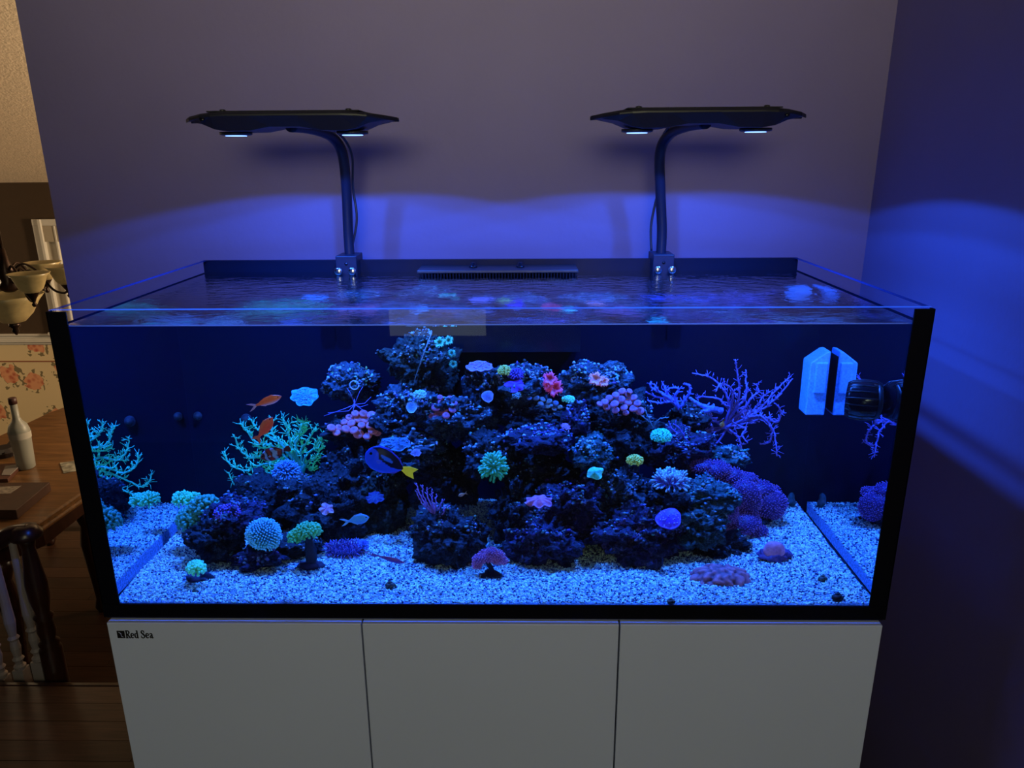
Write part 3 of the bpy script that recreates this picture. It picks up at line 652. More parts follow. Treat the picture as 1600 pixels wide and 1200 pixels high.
RM_ = {'grey': rockmat('rock_grey', (0.0090, 0.0110, 0.0175), (0.0525, 0.0750, 0.0975), (0.0900, 0.1275, 0.1500), (0.0375, 0.0450, 0.0300)),
       'purple': rockmat('rock_purple', (0.0070, 0.0060, 0.0120), (0.0450, 0.0263, 0.0900), (0.0300, 0.0225, 0.0525), (0.1050, 0.0900, 0.1650)),
       'dark': rockmat('rock_dark', (0.0050, 0.0060, 0.0100), (0.0225, 0.0263, 0.0375), (0.0375, 0.0450, 0.0562), (0.0100, 0.0090, 0.0150)),
       'teal': rockmat('rock_teal', (0.0090, 0.0140, 0.0175), (0.0375, 0.1125, 0.1125), (0.0750, 0.1500, 0.1500), (0.0375, 0.0600, 0.0900)),
       'brown': rockmat('rock_brown', (0.0125, 0.0120, 0.0090), (0.0375, 0.0450, 0.0300), (0.0150, 0.0175, 0.0150), (0.0600, 0.0638, 0.0525))}
PAL = {'grey': [(0.25,0.34,0.42),(0.10,0.15,0.22),(0.40,0.46,0.52),(0.30,0.36,0.14),(0.12,0.10,0.25),(0.03,0.04,0.06)],
       'purple': [(0.12,0.07,0.28),(0.22,0.20,0.42),(0.07,0.05,0.16),(0.36,0.36,0.52),(0.04,0.03,0.06),(0.14,0.18,0.22)],
       'dark': [(0.09,0.11,0.15),(0.04,0.05,0.07),(0.22,0.25,0.32),(0.03,0.03,0.05)],
       'teal': [(0.08,0.36,0.38),(0.14,0.28,0.32),(0.05,0.12,0.14),(0.30,0.42,0.45)],
       'brown': [(0.10,0.11,0.07),(0.18,0.19,0.14),(0.05,0.05,0.04),(0.26,0.30,0.30)]}
M_growth = vmat('encrusting_growth', 0.65, var=0.3, vscale=200)
def rock(px, py, rx, ry, Y, dep, kind, label, grow=110, seed=None, knob=0.0028, cat='rock'):
    grow = int(grow*2.6)
    c = P(px, py, Y); s = sc(px, py, Y); ax, az = rx*s, ry*s*1.03; seed = seed if seed is not None else px*7+py
    off = Vector((seed*0.37 % 11, seed*0.73 % 13, seed*0.11 % 7))
    v, f = ICO[5 if rx*ry > 1100 else 4]; V = []; rng = random.Random(seed); up = []
    fr = 1/max(ax, az)
    for p in v:
        p = Vector(p); q = p+off
        d = 1 + 0.38*noise.noise(q*1.3) + 0.34*noise.noise(q*2.9) + 0.30*(0.22-abs(noise.noise(q*4.7))) + 0.20*(0.2-abs(noise.noise(q*10))) + 0.11*noise.noise(q*21)
        n2 = noise.noise(q*4.3)
        d -= 0.30*max(0, n2-0.10)*2.2
        w_ = Vector((p.x*ax, p.y*dep, p.z*az))*d*0.94
        z = c.z+w_.z; x_ = max(-IX+0.004, min(IX-0.004, c.x+w_.x)); y_ = max(IY0+0.01, min(IY1-0.006, c.y+w_.y))
        V.append((x_, y_, max(z, SANDZ-0.008)))
    root = thing('live_rock', label, cat, (c.x, c.y, max(min(p[2] for p in V), SANDZ-0.004)))
    M().add(V, f).build('rock_body', RM_[kind], root)
    g = M(); pal = PAL[kind]; tries = 0; n_ = 0
    while n_ < grow and tries < grow*12:
        tries += 1; i = rng.randrange(len(V)); p = Vector(V[i]); nrm = Vector((v[i][0]/ax, v[i][1]/dep, v[i][2]/az)).normalized()
        if nrm.z < -0.25 or nrm.y > 0.75 or p.z < SANDZ+0.004: continue
        if nrm.z < 0.3 and rng.random() < 0.55: continue
        if noise.noise(p*38+off) < 0.02: continue
        n_ += 1
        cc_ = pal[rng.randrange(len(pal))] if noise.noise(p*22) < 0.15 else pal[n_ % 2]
        if nrm.z > 0.5 and rng.random() < 0.35: cc_ = (0.30, 0.42, 0.50)  # upward-facing growth painted paler, as lit from above
        elif nrm.z < 0.25: cc_ = tuple(x*0.3 for x in cc_)  # growth on steep and lower faces darkened in colour for shade
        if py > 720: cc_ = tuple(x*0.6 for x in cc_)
        r0 = knob*(0.5+rng.random()*0.9)
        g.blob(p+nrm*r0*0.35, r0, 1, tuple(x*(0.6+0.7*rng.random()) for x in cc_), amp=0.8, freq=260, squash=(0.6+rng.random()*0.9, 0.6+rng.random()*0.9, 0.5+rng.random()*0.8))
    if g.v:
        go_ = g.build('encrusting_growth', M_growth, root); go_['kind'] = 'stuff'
    return root
rocks = [
 (340,838,52,34,.25,.07,'dark','dark rock under the large green hammer coral, leftmost of the reef',90),
 (368,808,40,30,.26,.06,'purple','rock with purple crust behind the white-tipped urchin-like coral, left side',110),
 (402,872,42,17,.21,.05,'purple','low dark purple rock lying on the sand left of the stalked green coral',80),
 (455,852,50,16,.27,.05,'dark','low dark rubble rock on the sand behind the stalked green coral',60),
 (425,790,58,46,.50,.09,'dark','shadowed rock below the teal branching coral',110),
 (512,800,62,52,.42,.09,'dark','dark rock behind the pink ruffled coral at the reef left',120),
 (470,768,50,28,.54,.07,'grey','grey rock shelf under the teal branching coral stalk',120),
 (560,745,58,52,.48,.09,'dark','dark rock below the pink mushroom corals',110),
 (550,600,44,27,.54,.05,'grey','small knobbly rock at upper left holding the white ring tube',120),
 (558,672,52,24,.52,.06,'dark','rock ledge under the pink mushroom coral cluster',70),
 (590,785,44,66,.45,.07,'brown','dark brown rock pillar behind the pale blue fish',80),
 (640,702,50,28,.40,.07,'grey','grey rock with curled pale crusts behind the blue tang tail',120),
 (622,660,40,26,.44,.07,'dark','dark rock beneath the upper left shelf',60),
 (640,632,50,34,.46,.07,'grey','pale crusted shelf rock with a round white disc coral',210),
 (718,650,62,34,.44,.08,'grey','broad shelf rock sloping down right of the pink polyps',190),
 (662,576,54,56,.50,.07,'brown','tall peak rock at the top of the reef',200),
 (690,748,52,56,.44,.08,'dark','dark rock behind the purple sea fan',80),
 (703,838,56,46,.25,.08,'dark','large dark rock resting on the sand, centre left',170),
 (757,616,36,46,.46,.06,'dark','dark rock column carrying the lavender plate coral',80),
 (815,602,50,34,.46,.06,'grey','crusted rock carrying the yellow green and violet corals',190),
 (832,645,58,24,.46,.08,'dark','dark overhanging rock under the magenta anemone',70),
 (768,712,46,38,.38,.08,'dark','dark rock behind the green torch coral',90),
 (846,688,52,20,.34,.06,'purple','ledge rock crusted bright violet blue in mid reef',170),
 (845,745,62,48,.40,.09,'dark','dark cavity rock above the pink ruffled plate coral',90),
 (852,842,62,46,.25,.08,'purple','large rock on the sand with violet crust, centre of tank',170),
 (892,790,46,48,.30,.07,'purple','purple crusted rock right of the pink ruffled plate coral',130),
 (805,800,36,52,.30,.07,'dark','dark rock left of the violet crusted bottom rock',70),
 (903,655,32,32,.42,.06,'purple','blue violet rock beneath the small mint coral',110),
 (930,600,52,34,.47,.06,'grey','pale blue crusted rock behind the salmon anemone',230),
 (965,668,64,52,.44,.09,'dark','dark rock under the mauve polyp colony, right of centre',110),
 (925,708,34,28,.34,.06,'teal','rounded teal violet rock above the mint cup coral',120),
 (960,775,52,52,.36,.09,'grey','grey green rock between the mint cup and the blue oval coral',130),
 (1000,832,76,42,.27,.09,'purple','large dark rock on the sand below the blue oval coral',220),
 (1045,775,46,36,.34,.08,'dark','dark rock under the white-tipped torch coral',60),
 (1048,702,52,38,.47,.07,'purple','violet crusted rock left below the purple branching coral',160),
 (1098,776,60,26,.34,.07,'teal','blue green ridged rock ledge behind the blue oval coral',170),
 (1085,822,52,34,.30,.08,'teal','teal crusted rock at right under the purple star polyps',140),
 (1118,852,52,22,.32,.07,'dark','dark base rock under the purple star polyps',80),
 (1140,716,32,20,.50,.05,'teal','small teal rock behind the purple star polyp arm',90),
 (1155,800,56,40,.50,.07,'dark','dark rock hidden beneath the purple star polyps mound',20),
 (1075,655,36,24,.54,.05,'dark','shadowed rock behind the blue soft coral',60),
]
for i, r0 in enumerate(rocks): rock(*r0)
# ------------------------------------------------------------------ corals
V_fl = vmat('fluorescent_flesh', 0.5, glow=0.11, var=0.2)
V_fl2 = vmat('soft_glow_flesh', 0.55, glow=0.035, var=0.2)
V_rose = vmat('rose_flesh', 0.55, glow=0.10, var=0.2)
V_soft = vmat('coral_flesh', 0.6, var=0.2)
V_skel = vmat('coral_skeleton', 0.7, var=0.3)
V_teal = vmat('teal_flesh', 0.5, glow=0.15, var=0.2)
GREEN0, GREEN1 = (0.005, 0.07, 0.05), (0.08, 0.75, 0.45)
TEAL0, TEAL1 = (0.005, 0.16, 0.30), (0.08, 0.85, 0.72)
def fib(n):
    out = []
    for i in range(n):
        z = 1-2*(i+0.5)/n; r = sqrt(1-z*z); a = i*2.399963; out.append(Vector((r*cos(a), r*sin(a), z)))
    return out
def head(m, c, rad, n, tl, tr, c0, c1, rng, zmin=-0.35, tip=1.25, wob=0.35, bend=0.4, tipcol=None, body=True, blobamp=0.15):
    c = Vector(c)
    if body: m.blob(c, 1.0, 3, c0, squash=rad, amp=blobamp, freq=25)
    for d in fib(n):
        if d.z < zmin or d.y > 0.8: continue
        p = Vector((d.x*rad[0], d.y*rad[1], d.z*rad[2])); p = c + p*(1+blobamp*noise.noise((c+p)*25))*0.97
        nr = Vector((d.x/rad[0], d.y/rad[1], d.z/rad[2])).normalized()
        j = Vector((rng.gauss(0, wob), rng.gauss(0, wob), rng.gauss(0, wob)))
        d1 = (nr+j*0.5).normalized(); d2 = (nr+j+Vector((0, 0, -bend*rng.random()))).normalized()
        L_ = tl*(0.75+0.5*rng.random())
        p1 = p+d1*L_*0.5; p2 = p1+d2*L_*0.38; p3 = p2+d2*L_*0.16
        tc = tipcol or c1
        m.tube([p, p1, p2, p3], [tr, tr*0.85, tr*tip, tr*tip*0.55], 5, [lerp(c0, c1, 0.35), lerp(c0, c1, 0.55), tc, tc])
def zpad(c): return (c.x, c.y, c.z)
def frilly(label, px, py, rx, ry, Y, n=260, tl=0.011, tr=0.0022, c0=GREEN0, c1=GREEN1, name='hammer_coral', vm=None, dy=None, lobes=None, tipcol=None, stem=None, base=None, **kw):
    c = P(px, py, Y); s = sc(px, py, Y); rng = random.Random(px*3+py)
    root = thing(name, label, 'coral', (c.x, c.y, c.z-ry*s)); m = M()
    for (lx_, ly_, lr, lq) in (lobes or [(0, 0, 1, 1)]):
        cc = P(px+lx_, py+ly_, Y)
        R_ = (max(rx*lr*s-tl*0.7, 0.004), dy or rx*lr*s*0.8, max(ry*lq*s-tl*0.7, 0.004))
        head(m, cc, R_, int(n*lr*lq), tl, tr, c0, c1, rng, tipcol=tipcol, **kw)
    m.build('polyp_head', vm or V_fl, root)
    if stem:
        (x1, y1, wd) = stem; b = S(x1, y1) if y1 > 850 else P(x1, y1, Y)
        b = Vector((b.x, c.y if y1 < 850 else b.y, b.z)); t = M()
        pth = smooth_path([c+Vector((0, 0, -ry*s*0.2)), (c+b)/2+Vector((0.004, 0, 0.002)), b], 5)
        t.tube(pth, [wd*s*(0.9+0.35*noise.noise(p*90)) for p in pth], 10, (0.025, 0.022, 0.035)); t.build('stalk', V_skel, root)
        if base:
            o = M().blob(b+Vector((0, 0, 0.003)), base*s, 3, (0.03, 0.015, 0.04), amp=0.6, freq=60, squash=(1, 0.8, 0.35)); o.build('base_rock', V_skel, root)
    return root
frilly('small two-lobed bright green frilly coral behind the left hammer coral', 292, 779, 20, 12, .42, 260, lobes=[(-6, 1, .75, .9), (9, 2, .7, .8)], c1=(0.06, .75, .42))
frilly('large round green hammer coral standing on the far left of the reef', 306, 813, 27, 22, .30, 330, tl=.013, tr=.0030, tip=1.5, c0=(.005,.05,.045), c1=(.06,.38,.24), lobes=[(0,0,1,1),(16,-22,.85,.7)], stem=(318, 846, 10), vm=V_fl2)
frilly('small bright green hammer coral on a dark plug low at the left front', 307, 888, 14, 12, .10, 150, tl=.009, tr=.0024, tip=1.6, c1=(.12,.95,.55))
frilly('green branching frogspawn coral on a dark curved stalk', 478, 832, 24, 14, .19, 300, tl=.009, tr=.0022, tip=1.4, lobes=[(4, -2, .8, .9), (-16, 8, .5, .8), (14,-3,.4,.7)], c0=(.005,.07,.035), c1=(.06, .50, .20), stem=(487, 886, 9), base=22)
frilly('round blue-white pincushion coral with radiating pale tips at lower left', 412, 835, 25, 25, .20, 460, tl=.010, tr=.0012, tip=1.7, c0=(.005,.08,.16), c1=(.02,.30,.45), tipcol=(.12,.6,.8), wob=.08, bend=.05, zmin=-.9, name='pincushion_coral')
frilly('purple lumpy soft coral behind the large green hammer coral', 358, 803, 24, 16, .24, 300, tl=.006, tr=.0016, c0=(.05,.02,.14), c1=(.26,.15,.62), vm=V_fl2, name='soft_coral')
frilly('bushy blue grey coral below the clownfish', 447, 737, 21, 17, .44, 330, tl=.011, tr=.0018, c0=(.01,.05,.14), c1=(.10,.34,.62), vm=V_fl2, name='bushy_coral')
frilly('green torch coral with long tentacles in the middle of the reef', 771, 729, 18, 18, .28, 130, tl=.020, tr=.0022, tip=1.3, c0=(.005,.08,.05), c1=(.05,.50,.26), zmin=-.8, name='torch_coral')
frilly('white-tipped mauve torch coral on the right side above the blue oval coral', 1047, 752, 26, 14, .26, 190, tl=.020, tr=.0015, tip=1.6, c0=(.05,.03,.14), c1=(.20,.17,.42), tipcol=(.35,.65,.75), zmin=-.25, vm=V_fl2, bend=.1, name='torch_coral')
frilly('small turquoise cauliflower coral left of the purple branching coral', 1033, 682, 15, 12, .34, 230, tl=.005, tr=.0022, c0=(.01,.2,.22), c1=(.06,.85,.72), name='button_coral')
frilly('tiny mint green coral below the magenta anemone', 888, 624, 10, 5, .38, 110, tl=.004, tr=.0020, c0=(.02,.3,.25), c1=(.15,.95,.7), name='button_coral')
frilly('yellow green ball shaped coral in the right middle of the reef', 992, 720, 13, 9, .28, 200, tl=.005, tr=.0017, c0=(.10,.14,.03), c1=(.45,.65,.12), name='button_coral', stem=(993, 737, 5))
frilly('yellow green tufted coral on the upper reef beside the violet corals', 788, 580, 10, 9, .42, 130, tl=.005, tr=.002, c0=(.06,.12,.03), c1=(.42,.60,.12), name='button_coral')
frilly('dark violet lumpy coral right of the yellow green tuft', 806, 586, 12, 10, .42, 130, tl=.005, tr=.002, c0=(.03,.01,.10), c1=(.16,.08,.45), vm=V_fl2, name='button_coral')
frilly('pale turquoise tuft left of the pink polyps on the upper shelf', 656, 617, 10, 7, .38, 110, tl=.005, tr=.002, c0=(.03,.15,.25), c1=(.25,.75,.85), name='button_coral')
frilly('pale blue tuft under the bright violet fan on the upper reef', 806, 618, 8, 8, .40, 100, tl=.005, tr=.0018, c0=(.03,.08,.15), c1=(.22,.50,.60), vm=V_fl2, name='button_coral')
frilly('low spiky purple coral mat on the sand behind the green stalked coral', 540, 858, 34, 10, .275, 420, tl=.012, tr=.0009, c0=(.05,.02,.12), c1=(.24,.14,.42), vm=V_soft, wob=.3, name='brush_coral')
frilly('small bright blue tuft on the sand right of the low purple mat', 568, 853, 8, 10, .275, 100, tl=.008, tr=.0011, c0=(.03,.08,.3), c1=(.12,.25,.9), vm=V_fl2, name='brush_coral')

# star polyps: lumpy mound with short fine polyps
def mound(label, lobes, n, c0, c1, tl=.0048, tr=.0009, name='star_polyps', vm=None, amp=.12):
    rng = random.Random(n); cs = P(*lobes[0][:2], lobes[0][4]); root = thing(name, label, 'coral', zpad(cs))
    for (px, py, rx, ry, Y) in lobes:
        c = P(px, py, Y); s = sc(px, py, Y); m = M()
        k = int(n*rx*ry/900)
        head(m, c, (rx*s, rx*s*.8, ry*s), k, tl, tr, c0, c1, rng, zmin=-.75, tip=1.1, wob=.6, bend=0, blobamp=.45)
        m.build('lobe', vm or V_fl2, root)
    return root
PU0, PU1 = (.05, .02, .12), (.28, .15, .46)
mound('large purple star polyp mound on the right side of the reef',
      [(1160,778,28,27,.42),(1205,789,23,22,.47),(1130,800,26,20,.38),(1185,764,22,12,.48),(1158,818,27,20,.40),(1208,766,13,9,.50),(1183,832,17,13,.40),(1142,840,17,12,.37),(1166,752,18,14,.44)], 1000, PU0, PU1)
mound('purple star polyp arm reaching up left above the large mound',
      [(1098,728,18,10,.44),(1122,733,22,12,.44),(1144,744,16,12,.44)], 900, PU0, PU1)

# mushroom clusters: each cap a part
def caps(label, lst, Y, cfun, name='mushroom_coral', rng_s=1, tilt=.5, cat='coral'):
    rng = random.Random(rng_s); c = P(lst[0][0], lst[0][1], Y); root = thing(name, label, cat, (c.x, c.y, c.z-0.02))
    for (px, py, r) in lst:
        Yk = Y+(0.5-rng.random())*0.02 - (py-lst[0][1])*0.0006
        q = P(px, py, Yk); s = sc(px, py, Yk); r = r*s; base_c = cfun(rng)
        ax = Vector((rng.uniform(-tilt, tilt), -0.55-rng.random()*0.3, 0.8))
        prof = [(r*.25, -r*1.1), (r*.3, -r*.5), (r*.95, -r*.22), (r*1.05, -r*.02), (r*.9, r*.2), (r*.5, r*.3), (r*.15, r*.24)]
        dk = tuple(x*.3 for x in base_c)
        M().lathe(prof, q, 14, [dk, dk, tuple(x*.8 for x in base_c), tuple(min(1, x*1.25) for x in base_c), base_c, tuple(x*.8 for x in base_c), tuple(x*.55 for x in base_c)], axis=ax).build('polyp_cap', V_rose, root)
def pinkish(rng): return lerp((.42, .15, .24), (.50, .17, .20), rng.random())
caps('cluster of rosy mauve mushroom corals left of the reef peak', [(568,646,7),(555,646,6),(546,652,6),(580,648,7),(560,655,7),(572,656,7),(586,655,7),(549,661,7),(538,659,6),(565,664,6),(578,664,7),(541,670,7),(553,672,7),(583,672,8),(594,648,6),(592,665,6),(560,678,8),(574,681,7),(530,668,6),(590,676,6),(518,668,7),(526,676,6)], .47, pinkish)
def rosy(rng): return lerp((.34, .10, .17), (.26, .10, .20), rng.random())
caps('cluster of dull rose polyps on the upper shelf beside the round disc coral', [(690,628,6),(700,631,6),(681,637,7),(694,640,7),(707,640,6),(685,648,7),(697,649,6),(676,650,6),(710,630,5),(688,621,5),(703,622,5)], .40, rosy, rng_s=4)
def mauve(rng): return lerp((.26, .10, .20), (.34, .14, .26), rng.random())
caps('colony of flat mauve polyps on the rock right of the mint coral', [(972,611,6),(981,616,6),(962,617,6),(990,621,6),(952,622,6),(970,624,7),(982,628,7),(945,628,6),(960,631,7),(996,630,6),(937,631,5),(975,637,6),(948,636,6),(990,638,7),(1000,642,7),(962,641,6),(978,645,5),(984,611,5)], .38, mauve, rng_s=8)
def olive(rng): return lerp((.05, .08, .16), (.16, .18, .10), rng.random())
caps('patch of small grey blue polyps below the magenta anemone', [(838,622,5),(848,624,5),(858,627,5),(845,631,5),(868,630,5),(856,635,4),(866,639,4),(834,615,4),(875,636,4),(827,622,4)], .40, olive, rng_s=9)

# plates and discs
def plate(label, px, py, rx, ry, Y, c0, c1, ruff=.15, waves=7, tilt=(0, -.5, 1), name='plate_coral', vm=None, bumps=0, bc=None, stem=True, dome=.15, th=.0025):
    c = P(px, py, Y); s = sc(px, py, Y); ax = Vector(tilt).normalized(); u = Vector((1, 0, 0)); u = (u-ax*u.dot(ax)).normalized(); w_ = ax.cross(u)
    view = (c-Vector((c.x, CAM.y, CAM.z))).normalized(); fore = abs(w_.dot(Vector((0, .28, .96))))
    R1 = rx*s; R2 = min(ry*s/max(fore, .25), R1*1.6); m = M(); nr, na = 8, 48; rng = random.Random(px); ph = rng.random()*6
    for sgn in (1, 0):
        V = []; C = []
        for i in range(nr+1):
            t = i/nr
            for j in range(na):
                a = 2*pi*j/na; k = 1+ruff*.5*sin(a*waves+ph)*t*t + .06*sin(a*3+ph*2)*t
                h = dome*R1*(1-t*t)+ruff*R1*.5*t*t*sin(a*waves*1.3+ph) + (0 if sgn else -th)
                h += .0008*noise.noise(Vector((a*6, t*14, px)))
                V.append(c+u*(cos(a)*R1*t*k)+w_*(sin(a)*R2*t*k)+ax*h)
                cc = lerp(c0, c1, t**3); f_ = .8+.4*(noise.noise(Vector((cos(a)*t*6, sin(a)*t*6, px)))+.3)
                C.append(tuple(x*f_ for x in cc) if sgn else tuple(x*.25 for x in c0))
        F = []
        for i in range(nr):
            for j in range(na):
                q = (i*na+j, i*na+(j+1) % na, (i+1)*na+(j+1) % na, (i+1)*na+j); F.append(q[::-1] if sgn else q)
        m.add(V, F, C)
    n = len(m.v)//2
    m.f += [(nr*na+j, nr*na+(j+1) % na, n+nr*na+(j+1) % na, n+nr*na+j) for j in range(na)]; m.m += [0]*na
    root = thing(name, label, 'coral', zpad(c-ax*R1*.4)); m.build('plate', vm or V_fl2, root)
    if stem: M().tube([c-ax*(th*2), c-ax*R1*.8+Vector((0, .01, 0))], [R1*.3, R1*.2], 8, tuple(x*.2 for x in c0)).build('stalk', V_skel, root)
    if bumps:
        b = M()
        for k in range(bumps):
            a = rng.random()*6.28; t = sqrt(rng.random())*.85
            b.blob(c+u*(cos(a)*R1*t)+w_*(sin(a)*R2*t)+ax*(dome*R1*(1-t*t)+.0006), R1*.06, 1, bc or c1)
        g = b.build('polyps', vm or V_fl2, root); g['kind'] = 'stuff'
    return root
BLU0, BLU1 = (.02, .26, .50), (.05, .48, .70)
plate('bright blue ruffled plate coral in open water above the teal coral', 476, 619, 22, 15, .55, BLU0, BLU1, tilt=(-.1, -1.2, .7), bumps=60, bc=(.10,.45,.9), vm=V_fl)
plate('lavender plate coral tilted on top of the dark column', 749, 572, 21, 9, .42, (.30,.17,.34), (.42,.28,.48), ruff=.10, bumps=50, bc=(.40,.25,.45))
plate('round pale blue disc coral with white rim on the upper left shelf', 643, 636, 9, 9, .38, (.12,.28,.42), (.45,.6,.6), ruff=.04, tilt=(-.2,-1.4,.5), name='disc_coral', dome=-.1)
plate('smooth round lilac disc coral hanging on the dark column', 762, 619, 9.5, 9.5, .38, (.16,.20,.45), (.38,.40,.55), ruff=.03, tilt=(.1,-1.5,.5), name='disc_coral', dome=.1)
plate('pink ruffled plate coral in the lower centre of the reef', 842, 783, 21, 9, .20, (.50,.14,.26), (.42,.20,.50), ruff=.22, waves=6, tilt=(0,-.5,1), dome=.3, vm=V_fl)
plate('tiny pink ruffled coral on the dark rock above the pale blue fish', 510, 795, 11, 9, .27, (.50,.20,.28), (.60,.34,.40), ruff=.3, waves=5, tilt=(.2,-.9,.8))
plate('royal blue oval dimpled coral at the lower right', 1045, 810, 20, 16, .185, (.06,.03,.62), (.14,.10,.85), ruff=.03, tilt=(-.25,-.9,.9), bumps=26, bc=(.25,.3,.95), name='oval_coral', dome=.3, th=.006, vm=V_fl)
plate('steel blue encrusting plate coral just above the blue tang', 618, 693, 24, 11, .34, (.03,.10,.20), (.07,.18,.30), ruff=.15, waves=5, tilt=(.1,-.8,.9), bumps=40, bc=(.08,.2,.32))
plate('mint green folded cup coral in the middle right of the reef', 930, 739, 13, 10, .24, (.05,.60,.42), (.12,.80,.62), ruff=.25, waves=4, tilt=(-.2,-1,.8), vm=V_fl, name='cup_coral', dome=.5)
plate('dull violet leafy coral in the shadow below the blue tang', 586, 777, 14, 9, .34, (.02,.03,.12), (.03,.04,.16), ruff=.2, tilt=(0,-.6,1), name='leaf_coral')
plate('bright violet fan coral on the upper reef below the dark violet lump', 805, 603, 16, 10, .40, (.09,.03,.52), (.13,.06,.66), ruff=.25, waves=4, tilt=(0,-1.1,.8), name='fan_coral', vm=V_fl)
plate('small pink curled disc on a dark tube in the reef centre', 884, 666, 8, 5, .30, (.40,.14,.26), (.50,.20,.34), ruff=.2, tilt=(.4,-.7,.9), name='disc_coral')
plate('curled lilac coral rosette right of the blue tang tail', 650, 707, 8, 6, .33, (.14,.08,.16), (.35,.25,.42), ruff=.15, tilt=(0,-.8,.9), name='rosette_coral')

# anemones
def anem(label, px, py, Y, pts, c0, c1, vm=None, r=8):
    c = P(px, py, Y); s = sc(px, py, Y); root = thing('anemone', label, 'anemone', zpad(c)); rng = random.Random(px)
    for (dx, dy, rr) in pts:
        q = P(px+dx, py+dy, Y-.006); m = M(); ax = Vector((rng.uniform(-.3, .3), -1, .55)).normalized()
        n = 26; V = []; C = []; F = []
        rad = rr*s
        for i, (t, h, cc) in enumerate(((0.12, -.35, c0), (.4, -.1, c0), (.75, .12, c1), (1, .2, c1), (1.12, .05, c1), (.9, -.12, c0))):
            u = ax.orthogonal().normalized(); w_ = ax.cross(u)
            for j in range(n):
                a = 2*pi*j/n; k = 1+.22*sin(a*5+rr)*t+(.12 if j % 2 else -.06)*(t > .9)
                V.append(q+(u*cos(a)+w_*sin(a))*rad*t*k+ax*rad*h*(1+.3*sin(a*5))); C.append(cc)
        for i in range(5):
            for j in range(n): F.append((i*n+j, i*n+(j+1) % n, (i+1)*n+(j+1) % n, (i+1)*n+j))
        F.append(tuple(range(n-1, -1, -1))); m.add(V, F, C)
        for j in range(16):
            a = 2*pi*j/16; u = ax.orthogonal().normalized(); w_ = ax.cross(u); d = u*cos(a)+w_*sin(a)
            m.tube([q+d*rad*.9, q+d*rad*1.15+ax*rad*.15, q+d*rad*1.35], [.0009, .0008, .0004], 4, c1)
        m.build('disc', vm or V_fl, root)
anem('magenta red flower anemone on the upper reef', 862, 600, .38, [(-3, -8, 9), (4, 6, 11), (-5, 2, 7)], (.45, .03, .08), (.95, .10, .22))
anem('salmon pink anemone on the pale blue crusted rock', 937, 594, .40, [(-6, -2, 9), (6, 2, 7)], (.55, .16, .14), (.85, .30, .26))
anem('pair of bright green ringed polyps on the reef peak', 697, 532, .42, [(4, 0, 6), (-10, 3, 7)], (.02, .15, .06), (.18, .62, .30), V_fl2)
anem('green edged polyp on the right slope of the reef peak', 706, 552, .43, [(0, 0, 5), (2, 17, 5)], (.02, .12, .08), (.10, .50, .25), V_fl2)

# branching corals / sea fans
def branchy(label, name, root_px, Y, limbs, rad, tw_len, tw_n, c0, c1, vm, seed=1, rt=.45, upb=.5, spread=.9, root_r=None, dy=.03):
    rng = random.Random(seed); b = P(root_px[0], root_px[1], Y); r = thing(name, label, 'coral', zpad(b)); s = sc(root_px[0], root_px[1], Y)
    for li, lm in enumerate(limbs):
        pts = [b]; oy = rng.uniform(-dy, dy)
        for k, (x, y_) in enumerate(lm): pts.append(P(x, y_, Y+oy*(k+1)/len(lm)))
        sp = smooth_path(pts, 7); n = len(sp); m = M()
        for i in range(1, n-1): sp[i] = sp[i]+Vector((rng.gauss(0, .0006), rng.gauss(0, .0015), rng.gauss(0, .0006)))
        R_ = [rad*(1-.62*i/(n-1)) for i in range(n)]
        m.tube(sp, R_, 7, [lerp(c0, c1, (i/(n-1))) for i in range(n)])
        m.blob(sp[-1], R_[-1]*1.05, 1, c1)
        L_ = sum((sp[i+1]-sp[i]).length for i in range(n-1)); k = max(2, int(L_/(.01)*tw_n))
        for q in range(k):
            i = rng.randrange(int(n*.2), n-1); p = sp[i]; t = (sp[i+1]-sp[i]).normalized()
            sd = Vector((rng.gauss(0, 1), rng.gauss(0, .7), rng.gauss(0, .8)+upb)).normalized(); d = (t*.55+sd*spread).normalized()
            l = tw_len*(.5+rng.random()*.9)*(1-.3*i/n)
            d2 = (d+Vector((rng.gauss(0, .35), rng.gauss(0, .35), rng.gauss(0, .3)+.25*upb))).normalized()
            p1 = p+d*l*.5; p2 = p1+d2*l*.5; rr = R_[i]*rt
            m.tube([p, p1, p2], [rr, rr*.9, rr*.65], 5, [lerp(c0, c1, .4), lerp(c0, c1, .7), c1])
            m.blob(p2, rr*.72, 1, c1)
            if rng.random() < .6:
                d3 = (d2+sd.cross(t)*.8).normalized(); m.tube([p1, p1+d3*l*.4], [rr*.8, rr*.6], 5, [lerp(c0, c1, .7), c1])
        m.build('branch', vm, r)
    return r
branchy('large teal green branching finger coral on the left side of the reef', 'finger_coral', (472, 742), .575,
  [[(440,728),(400,742),(372,758),(356,738)], [(430,735),(395,760),(378,768)], [(420,725),(385,735),(360,725),(350,705)], [(425,712),(392,715),(374,700),(366,680)],
   [(430,700),(400,690),(385,672),(376,662)], [(440,695),(415,680),(400,668),(392,655)], [(450,700),(430,685),(425,668),(428,656)], [(455,695),(450,675),(445,662),(440,652)],
   [(462,700),(468,680),(470,664),(482,660)], [(470,705),(480,690),(488,676),(494,668)], [(478,712),(492,700),(500,688),(506,674)], [(480,722),(492,716),(500,702),(508,697)],
   [(478,728),(486,735),(492,722),(500,715)], [(445,716),(425,722),(405,715),(385,716)], [(452,705),(430,700),(412,700),(398,696)], [(440,738),(425,748),(410,752),(400,748)], [(462,690),(478,672),(470,658),(455,660)]],
  .0036, .021, 2.3, (.005,.18,.22), (.05,.85,.50), V_teal, 2)
PB0, PB1 = (.07, .05, .24), (.24, .19, .55)
